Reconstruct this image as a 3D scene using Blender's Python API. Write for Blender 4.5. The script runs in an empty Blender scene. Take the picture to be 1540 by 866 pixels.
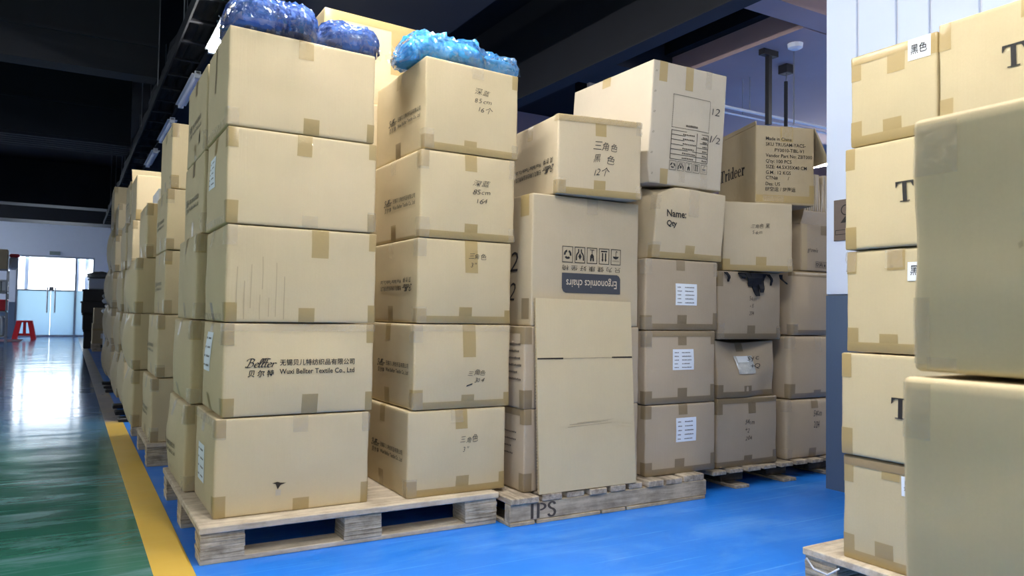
import bpy, bmesh, math, random
from mathutils import Vector, Matrix, noise
random.seed(7)
S = bpy.context.scene
COL = S.collection
R = math.radians

# ------------------------------------------------------------------ camera, world, exposure
cd = bpy.data.cameras.new('camera'); cam = bpy.data.objects.new('camera', cd); COL.objects.link(cam)
YAW, PITCH, ROLL = R(30.405), R(2.032), 0.0154
F = Vector((math.sin(YAW)*math.cos(PITCH), math.cos(YAW)*math.cos(PITCH), math.sin(PITCH)))
R0 = Vector((math.cos(YAW), -math.sin(YAW), 0)); U0 = R0.cross(F)
RR = R0*math.cos(ROLL)+U0*math.sin(ROLL); UU = -R0*math.sin(ROLL)+U0*math.cos(ROLL)
cam.matrix_world = Matrix(((RR.x, UU.x, -F.x, 0), (RR.y, UU.y, -F.y, 0), (RR.z, UU.z, -F.z, .87), (0, 0, 0, 1)))
cd.sensor_width = 36; cd.lens = 1135/1540*36; cd.clip_start = .05; cd.clip_end = 200
cd.dof.use_dof = True; cd.dof.focus_distance = 3.6; cd.dof.aperture_fstop = 7.0
S.camera = cam
W = bpy.data.worlds.new('world'); S.world = W; W.use_nodes = True
wb = W.node_tree.nodes['Background']; wb.inputs[0].default_value = (.80, .90, 1, 1); wb.inputs[1].default_value = 1.15
vs = S.view_settings
vs.view_transform = 'Standard'; vs.look = 'None'; vs.gamma = 1; vs.use_curve_mapping = False; vs.exposure = 3.2
LAMP = 34.0          # emission of one lit tube

# ------------------------------------------------------------------ materials
MATS = {}
def new_mat(n):
    m = bpy.data.materials.new(n); m.use_nodes = True; MATS[n] = m
    nt = m.node_tree; return m, nt, nt.nodes['Principled BSDF']
def nd(nt, t, **kw):
    n = nt.nodes.new(t)
    for k, v in kw.items():
        if k in n.inputs: n.inputs[k].default_value = v
        else: setattr(n, k, v)
    return n
def plain(n, rgb, rough=.6, metal=0, spec=.4, var=.0, scale=8, bump=0, bscale=60):
    m, nt, b = new_mat(n)
    b.inputs['Roughness'].default_value = rough; b.inputs['Metallic'].default_value = metal
    b.inputs['Specular IOR Level'].default_value = spec
    b.inputs['Base Color'].default_value = (*rgb, 1)
    tc = nd(nt, 'ShaderNodeTexCoord')
    if var:
        nz = nd(nt, 'ShaderNodeTexNoise', Scale=scale, Detail=5.0)
        mx = nd(nt, 'ShaderNodeMix', data_type='RGBA')
        mx.inputs[6].default_value = (*[c*(1-var) for c in rgb], 1); mx.inputs[7].default_value = (*[min(1, c*(1+var)) for c in rgb], 1)
        nt.links.new(tc.outputs['Object'], nz.inputs['Vector']); nt.links.new(nz.outputs[0], mx.inputs[0]); nt.links.new(mx.outputs[2], b.inputs['Base Color'])
    if bump:
        n2 = nd(nt, 'ShaderNodeTexNoise', Scale=bscale, Detail=4.0); bp = nd(nt, 'ShaderNodeBump', Strength=bump, Distance=.01)
        nt.links.new(tc.outputs['Object'], n2.inputs['Vector']); nt.links.new(n2.outputs[0], bp.inputs['Height']); nt.links.new(bp.outputs[0], b.inputs['Normal'])
    return m
def kraft(n, rgb, rough=.72):
    m, nt, b = new_mat(n); L = nt.links.new
    b.inputs['Roughness'].default_value = rough; b.inputs['Specular IOR Level'].default_value = .25
    tc = nd(nt, 'ShaderNodeTexCoord'); oi = nd(nt, 'ShaderNodeObjectInfo')
    n1 = nd(nt, 'ShaderNodeTexNoise', Scale=5.0, Detail=4.0, Roughness=.6)
    n2 = nd(nt, 'ShaderNodeTexNoise', Scale=220.0, Detail=2.0)
    L(tc.outputs['Object'], n1.inputs['Vector']); L(tc.outputs['Object'], n2.inputs['Vector'])
    mp = nd(nt, 'ShaderNodeMapping'); mp.inputs['Scale'].default_value = (1, 1, .04)
    L(tc.outputs['Object'], mp.inputs['Vector'])
    n3 = nd(nt, 'ShaderNodeTexNoise', Scale=160.0, Detail=1.0); L(mp.outputs[0], n3.inputs['Vector'])
    def ma(op, a, bb, cc=None):
        q = nd(nt, 'ShaderNodeMath', operation=op)
        for i, x in enumerate((a, bb, cc)):
            if x is None: continue
            if isinstance(x, (int, float)): q.inputs[i].default_value = x
            else: L(x, q.inputs[i])
        return q.outputs[0]
    v = ma('MULTIPLY_ADD', n1.outputs[0], .16, .86)
    v = ma('MULTIPLY_ADD', n2.outputs[0], .06, v)
    v = ma('MULTIPLY_ADD', n3.outputs[0], .03, v)
    v = ma('MULTIPLY_ADD', oi.outputs['Random'], .12, v)
    v = ma('SUBTRACT', v, .08)
    hs = nd(nt, 'ShaderNodeHueSaturation'); hs.inputs['Color'].default_value = (*rgb, 1)
    L(v, hs.inputs['Value']); L(hs.outputs[0], b.inputs['Base Color'])
    hh = ma('MULTIPLY_ADD', n3.outputs[0], .2, ma('MULTIPLY', n1.outputs[0], 1.5))
    bp = nd(nt, 'ShaderNodeBump', Strength=.22, Distance=.006); L(hh, bp.inputs['Height']); L(bp.outputs[0], b.inputs['Normal'])
    return m
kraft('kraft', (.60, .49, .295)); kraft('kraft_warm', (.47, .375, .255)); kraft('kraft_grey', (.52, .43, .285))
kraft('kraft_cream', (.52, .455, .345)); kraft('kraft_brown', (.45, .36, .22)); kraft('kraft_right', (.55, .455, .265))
def tape_mat(n, rgb, rough, bump, clear=0):
    m, nt, b = new_mat(n); L = nt.links.new
    b.inputs['Base Color'].default_value = (*rgb, 1); b.inputs['Roughness'].default_value = rough; b.inputs['Specular IOR Level'].default_value = .5
    tc = nd(nt, 'ShaderNodeTexCoord'); nz = nd(nt, 'ShaderNodeTexNoise', Scale=45.0, Detail=3.0, Distortion=1.2)
    L(tc.outputs['Object'], nz.inputs['Vector'])
    bp = nd(nt, 'ShaderNodeBump', Strength=bump, Distance=.008); L(nz.outputs[0], bp.inputs['Height']); L(bp.outputs[0], b.inputs['Normal'])
    if clear:
        tr = nd(nt, 'ShaderNodeBsdfTransparent'); mx = nd(nt, 'ShaderNodeMixShader'); mx.inputs[0].default_value = 1-clear
        L(tr.outputs[0], mx.inputs[1]); L(b.outputs[0], mx.inputs[2]); L(mx.outputs[0], nt.nodes['Material Output'].inputs[0])
    return m
tape_mat('tape', (.47, .345, .145), .30, .12, .2)
tape_mat('tape_dark', (.30, .225, .125), .30, .15, .15)
tape_mat('tape_clear', (.66, .57, .42), .09, .9, .76)
plain('dull_card', (.15, .115, .095), .8, var=.12, scale=20); plain('ink', (.02, .018, .016), .7); plain('ink_soft', (.075, .06, .045), .7); plain('pen', (.02, .018, .02), .6)
plain('panel_ink', (.055, .058, .066), .6); plain('kraft_print', (.62, .52, .38), .7)
plain('label', (.80, .85, .88), .55, var=.03); plain('slot', (.03, .022, .014), .9)
plain('pouch', (.50, .52, .50), .25, spec=.5, bump=.3, bscale=30)
plain('black_cloth', (.008, .009, .013), .85, var=.3, scale=20)
plain('steel', (.30, .31, .34), .4, .7); plain('white_paint', (.78, .80, .84), .5, var=.02)
plain('dark_paint', (.016, .018, .024), .7, var=.25, scale=2)
plain('beam_paint', (.016, .018, .024), .7, var=.25, scale=2); plain('soffit_grey', (.46, .33, .32), .8, var=.12, scale=1.5)
plain('slab_black', (.005, .006, .010), .8, var=.2, scale=2)  # on the slab: same black paint, recess shade put into the colour
plain('ceiling_grey', (.024, .026, .034), .8, var=.15, scale=1.2)
plain('wall_white', (.60, .68, .83), .5, var=.02, scale=2); plain('wainscot', (.085, .125, .20), .45, var=.06, scale=3)
plain('far_white', (.62, .66, .76), .6, var=.03); plain('red_plastic', (.62, .02, .03), .35); plain('red_mat', (.12, .03, .05), .8)
plain('black_plastic', (.012, .012, .015), .45); plain('bin_plastic', (.50, .56, .66), .4); plain('grey_sack', (.16, .17, .17), .8, var=.3, scale=30)
plain('paper_white', (.70, .71, .72), .7, var=.08, scale=25); plain('exit_sign', (.22, .27, .25), .4); plain('lamp_off', (.70, .70, .86), .35)
plain('frosted_frame', (.35, .40, .48), .35, .5)
def wood(n, rgb, dark, sc=(3, 60, 60), rough=.8):
    m, nt, b = new_mat(n); L = nt.links.new; b.inputs['Roughness'].default_value = rough; b.inputs['Specular IOR Level'].default_value = .2
    tc = nd(nt, 'ShaderNodeTexCoord'); mp = nd(nt, 'ShaderNodeMapping'); mp.inputs['Scale'].default_value = sc
    nz = nd(nt, 'ShaderNodeTexNoise', Scale=1.0, Detail=6.0, Roughness=.65); L(tc.outputs['Object'], mp.inputs[0]); L(mp.outputs[0], nz.inputs[0])
    n2 = nd(nt, 'ShaderNodeTexNoise', Scale=9.0, Detail=6.0, Roughness=.7); L(tc.outputs['Object'], n2.inputs[0])
    ad = nd(nt, 'ShaderNodeMath', operation='MULTIPLY_ADD'); ad.inputs[1].default_value = .7; L(n2.outputs[0], ad.inputs[0]); L(nz.outputs[0], ad.inputs[2])
    cr = nd(nt, 'ShaderNodeValToRGB'); cr.color_ramp.elements[0].position = .62; cr.color_ramp.elements[1].position = 1.0
    cr.color_ramp.elements[0].color = (*dark, 1); cr.color_ramp.elements[1].color = (*rgb, 1)
    L(ad.outputs[0], cr.inputs[0]); L(cr.outputs[0], b.inputs['Base Color'])
    bp = nd(nt, 'ShaderNodeBump', Strength=.5, Distance=.004); L(nz.outputs[0], bp.inputs['Height']); L(bp.outputs[0], b.inputs['Normal'])
    return m
wood('ply', (.66, .57, .43), (.34, .27, .19), (4, 30, 30)); wood('ply_edge', (.66, .56, .40), (.15, .115, .075), (6, 6, 140))
wood('old_wood', (.56, .46, .32), (.22, .175, .12), (5, 40, 40)); wood('old_board', (.56, .47, .35), (.17, .135, .10), (40, 5, 40)); wood('dark_wood', (.16, .125, .09), (.06, .045, .03), (5, 40, 40))
def emis(n, rgb, st):
    m, nt, b = new_mat(n); b.inputs['Base Color'].default_value = (*rgb, 1); b.inputs['Emission Color'].default_value = (*rgb, 1); b.inputs['Emission Strength'].default_value = st
    return m
emis('lamp_on', (1, .975, .95), LAMP); emis('added_lamp_cool', (.95, .98, 1), LAMP*.5)
def film(n, amount, bscale=22, tint=(.9, .95, 1)):
    m, nt, b = new_mat(n); L = nt.links.new; nt.nodes.remove(b)
    tc = nd(nt, 'ShaderNodeTexCoord'); nz = nd(nt, 'ShaderNodeTexNoise', Scale=bscale, Detail=2.0, Roughness=.5, Distortion=3.0, noise_type='RIDGED_MULTIFRACTAL'); L(tc.outputs['Object'], nz.inputs[0])
    bp = nd(nt, 'ShaderNodeBump', Strength=.35, Distance=.012); L(nz.outputs[0], bp.inputs['Height'])
    gl = nd(nt, 'ShaderNodeBsdfGlossy', Roughness=.16); gl.inputs[0].default_value = (*tint, 1); L(bp.outputs[0], gl.inputs['Normal'])
    tr = nd(nt, 'ShaderNodeBsdfTransparent'); fr = nd(nt, 'ShaderNodeFresnel', IOR=1.5); L(bp.outputs[0], fr.inputs['Normal'])
    ad = nd(nt, 'ShaderNodeMath', operation='MULTIPLY_ADD'); ad.inputs[1].default_value = .9; ad.inputs[2].default_value = amount; ad.use_clamp = True; L(fr.outputs[0], ad.inputs[0])
    mx = nd(nt, 'ShaderNodeMixShader'); L(ad.outputs[0], mx.inputs[0]); L(tr.outputs[0], mx.inputs[1]); L(gl.outputs[0], mx.inputs[2]); L(mx.outputs[0], nt.nodes['Material Output'].inputs[0])
    return m
film('bag_film', .12)
plain('denim_dark', (.05, .115, .36), .9, var=.45, scale=18, bump=.4, bscale=40); plain('denim_light', (.06, .36, .72), .9, var=.35, scale=16, bump=.4, bscale=40)
def glass(n, frost):
    m, nt, b = new_mat(n); L = nt.links.new; nt.nodes.remove(b)
    tr = nd(nt, 'ShaderNodeBsdfTransparent'); gl = nd(nt, 'ShaderNodeBsdfGlossy', Roughness=.05); mx = nd(nt, 'ShaderNodeMixShader'); mx.inputs[0].default_value = .06
    L(tr.outputs[0], mx.inputs[1]); L(gl.outputs[0], mx.inputs[2])
    if frost:
        tl = nd(nt, 'ShaderNodeBsdfTranslucent'); tl.inputs[0].default_value = (.27, .33, .36, 1); L(tl.outputs[0], mx.inputs[1])
    L(mx.outputs[0], nt.nodes['Material Output'].inputs[0]); return m
glass('clear_glass', 0); glass('frosted_glass', 1)
def floor_mat(n, rgb, rgb2, rough, scr=(.6, .7, .8), far=None, smear=(1, 1, 1), wav=.12, span=(.08, .12), streak=0):
    m, nt, b = new_mat(n); L = nt.links.new; tc = nd(nt, 'ShaderNodeTexCoord')
    b.inputs['Specular IOR Level'].default_value = .5
    n1 = nd(nt, 'ShaderNodeTexNoise', Scale=2.2, Detail=6.0, Roughness=.65); L(tc.outputs['Object'], n1.inputs[0])
    mx = nd(nt, 'ShaderNodeMix', data_type='RGBA'); mx.inputs[6].default_value = (*rgb, 1); mx.inputs[7].default_value = (*rgb2, 1); L(n1.outputs[0], mx.inputs[0])
    last = mx.outputs[2]
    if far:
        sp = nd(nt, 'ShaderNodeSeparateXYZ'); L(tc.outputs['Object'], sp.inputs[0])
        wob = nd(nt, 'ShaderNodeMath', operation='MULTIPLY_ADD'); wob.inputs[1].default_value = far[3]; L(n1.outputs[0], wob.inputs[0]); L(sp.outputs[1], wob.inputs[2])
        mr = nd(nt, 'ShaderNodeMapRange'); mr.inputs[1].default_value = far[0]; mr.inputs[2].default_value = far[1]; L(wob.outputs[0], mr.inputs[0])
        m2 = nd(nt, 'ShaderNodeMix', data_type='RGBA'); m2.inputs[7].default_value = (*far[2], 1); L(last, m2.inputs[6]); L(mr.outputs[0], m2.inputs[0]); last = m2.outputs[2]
    # pale smears (wear, plus reflected haze painted into the green), then long thin scuffs in several directions
    mp = nd(nt, 'ShaderNodeMapping'); mp.inputs['Scale'].default_value = smear; L(tc.outputs['Object'], mp.inputs[0])
    nz = nd(nt, 'ShaderNodeTexNoise', Scale=1.6, Detail=7.0, Roughness=.72, Distortion=.6); L(mp.outputs[0], nz.inputs[0])
    cr = nd(nt, 'ShaderNodeMapRange'); cr.inputs[1].default_value = .50; cr.inputs[2].default_value = .78; cr.inputs[4].default_value = .55; L(nz.outputs[0], cr.inputs[0])
    m3 = nd(nt, 'ShaderNodeMix', data_type='RGBA'); m3.inputs[7].default_value = (*scr, 1); L(last, m3.inputs[6]); L(cr.outputs[0], m3.inputs[0]); last = m3.outputs[2]
    stk = nz.outputs[0]
    for k, (ang, sc) in enumerate(((.5, (.9, 60, 1)), (-.9, (.8, 50, 1)), (1.5, (.7, 44, 1)), (2.3, (.9, 70, 1)))):
        mp = nd(nt, 'ShaderNodeMapping'); mp.inputs['Rotation'].default_value = (0, 0, ang); mp.inputs['Scale'].default_value = sc
        L(tc.outputs['Object'], mp.inputs[0]); nz = nd(nt, 'ShaderNodeTexNoise', Scale=1.3, Detail=2.0, Distortion=.3); L(mp.outputs[0], nz.inputs[0])
        cr = nd(nt, 'ShaderNodeMapRange'); cr.inputs[1].default_value = .66; cr.inputs[2].default_value = .76; cr.inputs[4].default_value = .45; L(nz.outputs[0], cr.inputs[0])
        m3 = nd(nt, 'ShaderNodeMix', data_type='RGBA'); m3.inputs[7].default_value = (*[min(1, c*1.3) for c in scr], 1); L(last, m3.inputs[6]); L(cr.outputs[0], m3.inputs[0]); last = m3.outputs[2]
    L(last, b.inputs['Base Color'])
    n4 = nd(nt, 'ShaderNodeTexNoise', Scale=5.0, Detail=5.0); L(tc.outputs['Object'], n4.inputs[0])
    rr = nd(nt, 'ShaderNodeMapRange'); rr.inputs[3].default_value = rough-span[0]; rr.inputs[4].default_value = rough+span[1]; L(n4.outputs[0], rr.inputs[0]); L(rr.outputs[0], b.inputs['Roughness'])
    if streak:
        r2 = nd(nt, 'ShaderNodeMapRange'); r2.inputs[1].default_value = .42; r2.inputs[2].default_value = .75; r2.inputs[4].default_value = streak; L(stk, r2.inputs[0])
        a2 = nd(nt, 'ShaderNodeMath', operation='ADD'); L(rr.outputs[0], a2.inputs[0]); L(r2.outputs[0], a2.inputs[1]); L(a2.outputs[0], b.inputs['Roughness'])
    n5 = nd(nt, 'ShaderNodeTexNoise', Scale=7.0, Detail=3.0); L(tc.outputs['Object'], n5.inputs[0])
    bp = nd(nt, 'ShaderNodeBump', Strength=wav, Distance=.01); L(n5.outputs[0], bp.inputs['Height']); L(bp.outputs[0], b.inputs['Normal'])
    return m
floor_mat('floor_blue', (.010, .165, .70), (.018, .25, .88), .34, (.20, .48, .90), smear=(.8, 2.2, 1))
floor_mat('floor_green', (.024, .135, .095), (.045, .20, .14), .07, (.30, .48, .58), (6.0, 8.6, (.04, .15, .42), 1.6), smear=(.7, 3.5, 1), wav=.02, span=(.03, .07), streak=.16)  # pale smear colour also puts the aisle's reflected haze into the paint
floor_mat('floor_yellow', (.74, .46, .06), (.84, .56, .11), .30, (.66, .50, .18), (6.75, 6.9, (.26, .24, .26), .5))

# ------------------------------------------------------------------ mesh helpers
class MB:
    def __init__(s): s.v = []; s.f = []
    def add(s, vs, fs):
        o = len(s.v); s.v += [tuple(v) for v in vs]; s.f += [tuple(i+o for i in f) for f in fs]; return s
    def box(s, x0, y0, z0, x1, y1, z1):
        return s.add([(x0, y0, z0), (x1, y0, z0), (x1, y1, z0), (x0, y1, z0), (x0, y0, z1), (x1, y0, z1), (x1, y1, z1), (x0, y1, z1)],
                     [(3, 2, 1, 0), (4, 5, 6, 7), (0, 1, 5, 4), (1, 2, 6, 5), (2, 3, 7, 6), (3, 0, 4, 7)])
    def bev(s, x0, y0, z0, x1, y1, z1, r=.004):
        bm = bmesh.new(); bmesh.ops.create_cube(bm, size=1)
        for v in bm.verts: v.co = Vector(((x0+x1)/2+v.co.x*(x1-x0), (y0+y1)/2+v.co.y*(y1-y0), (z0+z1)/2+v.co.z*(z1-z0)))
        bmesh.ops.bevel(bm, geom=bm.edges[:], offset=r, segments=1, affect='EDGES')
        bm.verts.ensure_lookup_table(); bm.verts.index_update()
        s.add([v.co for v in bm.verts], [[v.index for v in f.verts] for f in bm.faces]); bm.free(); return s
    def tube(s, pts, r, n=8):
        pts = [Vector(p) for p in pts]; rings = []
        for i, p in enumerate(pts):
            d = (pts[min(i+1, len(pts)-1)]-pts[max(i-1, 0)]).normalized()
            a = d.cross(Vector((0, 0, 1)) if abs(d.z) < .9 else Vector((1, 0, 0))).normalized(); b = d.cross(a)
            rr = r[i] if isinstance(r, (list, tuple)) else r
            rings.append([p+a*rr*math.cos(2*math.pi*k/n)+b*rr*math.sin(2*math.pi*k/n) for k in range(n)])
        vs = [v for q in rings for v in q]; fs = []
        for i in range(len(pts)-1):
            for k in range(n): fs.append((i*n+k, i*n+(k+1) % n, (i+1)*n+(k+1) % n, (i+1)*n+k))
        fs.append(tuple(range(n))); fs.append(tuple(range((len(pts)-1)*n, len(pts)*n)))
        return s.add(vs, fs)
    def build(s, name, mat, parent=None, smooth=False):
        me = bpy.data.meshes.new(name); me.from_pydata(s.v, [], s.f); me.update()
        if smooth: me.polygons.foreach_set('use_smooth', [True]*len(me.polygons))
        o = bpy.data.objects.new(name, me); COL.objects.link(o); me.materials.append(MATS[mat])
        if parent: o.parent = parent
        return o
def tag(o, label=None, cat=None, group=None, kind=None):
    if label: o['label'] = label
    if cat: o['category'] = cat
    if group: o['group'] = group
    if kind: o['kind'] = kind
    return o
def thing(name, label, cat, loc=(0, 0, 0), rz=0, group=None):
    o = bpy.data.objects.new(name, None); COL.objects.link(o); o.location = loc; o.rotation_euler = (0, 0, rz)
    return tag(o, label, cat, group)
def struct(name, mb, mat, parent=None):
    o = mb.build(name, mat, parent)
    if not parent: o['kind'] = 'structure'
    return o
def copy_tree(o, parent=None):
    c = o.copy(); COL.objects.link(c); c.parent = parent
    for ch in list(o.children): copy_tree(ch, c)
    return c

# ------------------------------------------------------------------ flat print: 2-D shapes
TXT = {}
def text2d(s, bold=0., shear=0.):
    k = (s, bold, shear)
    if k not in TXT:
        cu = bpy.data.curves.new('print', 'FONT'); cu.body = s; cu.offset = bold; cu.shear = shear; cu.resolution_u = 2
        ob = bpy.data.objects.new('print', cu); COL.objects.link(ob); bpy.context.view_layer.update()
        me = bpy.data.meshes.new_from_object(ob.evaluated_get(bpy.context.evaluated_depsgraph_get()))
        TXT[k] = ([(v.co.x, v.co.y) for v in me.vertices], [tuple(p.vertices) for p in me.polygons])
        bpy.data.objects.remove(ob); bpy.data.curves.remove(cu); bpy.data.meshes.remove(me)
    return TXT[k]
class G2:
    def __init__(s): s.v = []; s.f = []
    def add(s, vs, fs):
        o = len(s.v); s.v += list(vs); s.f += [tuple(i+o for i in f) for f in fs]; return s
    def rect(s, x0, y0, x1, y1): return s.add([(x0, y0), (x1, y0), (x1, y1), (x0, y1)], [(0, 1, 2, 3)])
    def poly(s, *p): return s.add(p, [tuple(range(len(p)))])
    def frame(s, x0, y0, x1, y1, t): s.rect(x0, y0, x1, y0+t); s.rect(x0, y1-t, x1, y1); s.rect(x0, y0+t, x0+t, y1-t); return s.rect(x1-t, y0+t, x1, y1-t)
    def arc(s, cx, cy, rx, ry, tx, ty, a0=0, a1=360, n=18):
        vs = []; fs = []
        for i in range(n+1):
            a = R(a0+(a1-a0)*i/n); vs += [(cx+rx*math.cos(a), cy+ry*math.sin(a)), (cx+(rx-tx)*math.cos(a), cy+(ry-ty)*math.sin(a))]
            if i: fs.append((2*i-2, 2*i, 2*i+1, 2*i-1))
        return s.add(vs, fs)
    def disc(s, cx, cy, r, n=10): return s.poly(*[(cx+r*math.cos(2*math.pi*i/n), cy+r*math.sin(2*math.pi*i/n)) for i in range(n)])
    def line(s, pts, w, nib=None, smooth=0):
        if smooth and len(pts) > 2:
            q = [pts[0]]+list(pts)+[pts[-1]]; o = []
            for i in range(1, len(q)-2):
                for k in range(smooth):
                    t = k/smooth; a, b, c, d = q[i-1], q[i], q[i+1], q[i+2]
                    o.append(tuple(.5*((2*b[j])+(-a[j]+c[j])*t+(2*a[j]-5*b[j]+4*c[j]-d[j])*t*t+(-a[j]+3*b[j]-3*c[j]+d[j])*t**3) for j in (0, 1)))
            pts = o+[pts[-1]]
        vs = []; fs = []
        for i, p in enumerate(pts):
            a = pts[max(i-1, 0)]; b = pts[min(i+1, len(pts)-1)]; dx, dy = b[0]-a[0], b[1]-a[1]; l = math.hypot(dx, dy) or 1; nx, ny = -dy/l, dx/l
            ww = w if nib is None else w*(.35+.65*abs(math.sin(math.atan2(dy, dx)-nib)))
            vs += [(p[0]+nx*ww/2, p[1]+ny*ww/2), (p[0]-nx*ww/2, p[1]-ny*ww/2)]
            if i: fs.append((2*i-2, 2*i-1, 2*i+1, 2*i))
        return s.add(vs, fs)
    def fit(s, g, x0, y0, x1, y1):
        v, f = (g.v, g.f) if isinstance(g, G2) else g
        ax, bx = min(p[0] for p in v), max(p[0] for p in v); ay, by = min(p[1] for p in v), max(p[1] for p in v)
        return s.add([(x0+(p[0]-ax)/(bx-ax)*(x1-x0), y0+(p[1]-ay)/(by-ay)*(y1-y0)) for p in v], f)
    def put(s, g, x, y, sc=1, shear=0, rot=0):
        v, f = (g.v, g.f) if isinstance(g, G2) else g; cc, ss = math.cos(rot), math.sin(rot)
        return s.add([(x+sc*((p[0]+p[1]*shear)*cc-p[1]*ss), y+sc*((p[0]+p[1]*shear)*ss+p[1]*cc)) for p in v], f)
    def turned(s):
        g = G2(); ax, bx = min(p[0] for p in s.v), max(p[0] for p in s.v); ay, by = min(p[1] for p in s.v), max(p[1] for p in s.v)
        g.v = [(ax+bx-p[0], ay+by-p[1]) for p in s.v]; g.f = s.f[:]; return g

def script_logo():
    g = G2(); x = 0; N = R(40)
    gl = {'B': ([[(.22, .98), (.2, .5), (.12, 0)], [(-.1, .72), (-.02, .95), (.3, 1.03), (.55, .88), (.45, .62), (.2, .54)], [(.2, .54), (.52, .52), (.58, .22), (.38, 0), (.05, 0), (-.06, .1)]], .72),
          'e': ([[(.06, .26), (.3, .32), (.3, .48), (.14, .5), (.02, .26), (.1, .02), (.25, .01), (.4, .14)]], .40),
          'l': ([[(0, .14), (.16, .55), (.22, .96), (.12, 1.02), (.06, .75), (.05, .14), (.13, 0), (.26, .12)]], .26),
          't': ([[(.14, .95), (.08, .15), (.16, 0), (.28, .1)], [(-.1, .53), (.3, .55)], [(-.3, 1.0), (.05, 1.04), (.4, .98)]], .30),
          'r': ([[(0, .42), (.1, .5), (.08, .2), (.06, 0)], [(.08, .28), (.2, .48), (.36, .46), (.38, .4)]], .4)}
    for ch in 'Bellter':
        st, adv = gl[ch]
        for p in st: g.line([(x+a, b) for a, b in p], .135, N, 5)
        x += adv
    h = G2(); h.put(g, 0, 0, 1, .28); return h
def company_print():
    g = G2()   # units: 1430 wide, 240 high, y up
    g.fit(script_logo(), 0, 118, 400, 240)
    g.fit(text2d('无锡贝儿特纺织品有限公司', .012), 438, 140, 1430, 222)
    g.fit(text2d('贝 尔 特', .016, .15), 38, 0, 362, 92)
    g.fit(text2d('Wuxi Bellter Textile Co., Ltd', .014), 432, 22, 1430, 100)
    return g
COMPANY = company_print()
def icons():
    g = G2(); c = .16
    for i in range(5):
        x = i*1.18; g.frame(x, 0, x+1, 1.25, .05)
        if i == 0:
            for k in range(3): g.arc(x+.5, .62, .36, .36, .17, .17, 100+120*k, 190+120*k, 6)
        elif i == 1:
            g.poly((x+.5, .25), (x+.66, .5), (x+.5, .78), (x+.34, .5)); g.line([(x+.16, .2), (x+.18, .6), (x+.36, .85), (x+.36, 1.08)], .12, None, 3); g.line([(x+.84, .2), (x+.82, .6), (x+.64, .85), (x+.64, 1.08)], .12, None, 3)
        elif i == 2:
            g.rect(x+.28, 1.05, x+.72, 1.1); g.rect(x+.47, .7, x+.53, 1.06); g.poly((x+.3, .2), (x+.44, .2), (x+.48, .45), (x+.52, .45), (x+.56, .2), (x+.7, .2), (x+.68, .6), (x+.58, .75), (x+.42, .75), (x+.32, .6))
        elif i == 3:
            g.rect(x+.2, .97, x+.8, 1.08)
            for q in (.35, .65): g.rect(x+q-.06, .35, x+q+.06, .9); g.poly((x+q-.11, .38), (x+q, .18), (x+q+.11, .38))
        else:
            g.poly((x+.18, .68), (x+.3, .52), (x+.5, .46), (x+.7, .52), (x+.82, .68)); g.rect(x+.47, .66, x+.52, 1.0); g.line([(x+.495, 1.0), (x+.56, 1.1), (x+.64, 1.0)], .05, None, 3)
            for q in (.22, .36, .5, .64, .78): g.rect(x+q-.02, .2+.1*(q*7 % 1), x+q+.02, .32+.1*(q*7 % 1))
    return g
ICONS = icons()
def serif(word):
    g = G2(); x = 0
    for ch in word:
        if ch == 'T':
            g.rect(x, .93, x+.92, 1); g.poly((x, .93), (x, .7), (x+.04, .7), (x+.12, .88), (x+.2, .93)); g.poly((x+.92, .93), (x+.72, .93), (x+.8, .88), (x+.88, .7), (x+.92, .7)); g.rect(x+.35, .05, x+.57, .95); g.rect(x+.2, 0, x+.72, .05); x += .98
        elif ch in 'ri':
            g.rect(x+.08, .05, x+.27, .66); g.rect(x, 0, x+.38, .05); g.rect(x, .62, x+.27, .67)
            if ch == 'r': g.line([(x+.25, .42), (x+.33, .6), (x+.43, .64)], .07); g.disc(x+.44, .57, .095); x += .58
            else: g.disc(x+.175, .88, .11); x += .44
        elif ch == 'd':
            g.arc(x+.27, .33, .27, .34, .15, .05); g.rect(x+.4, .05, x+.58, 1); g.rect(x+.32, .95, x+.58, 1); g.rect(x+.4, 0, x+.66, .06); x += .72
        elif ch == 'e':
            g.arc(x+.27, .33, .27, .34, .14, .05, 8, 318); g.rect(x+.12, .34, x+.5, .40); x += .6
    return g
def pen_text(lines, sc=1.0, seed=0):
    rd = random.Random(seed); g = G2(); y = 0
    for ln in lines:
        x = rd.uniform(-.1, .1)
        for ch in ln:
            if ch == ' ': x += .4; continue
            q = text2d(ch, -.006); w = max(p[0] for p in q[0])
            g.put(q, x, y+rd.uniform(-.06, .06), rd.uniform(.85, 1.1), .25+rd.uniform(-.1, .12), rd.uniform(-.12, .14)); x += w*1.02+.06
        y -= 1.25
    return g
def label_marks(w, h, seed=1, cols=((.08, .26), (.42, .86)), rows=5):
    rd = random.Random(seed); g = G2()
    for r_ in range(rows):
        y = h*(1-(r_+.7)/(rows+.4))
        for a, b in cols:
            e = b-rd.uniform(0, .2)*(b-a); x = a*w
            while x < e*w: g.rect(x, y-h*.022, x+w*.028, y+h*rd.uniform(.015, .03)); x += w*.04
    return g

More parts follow.
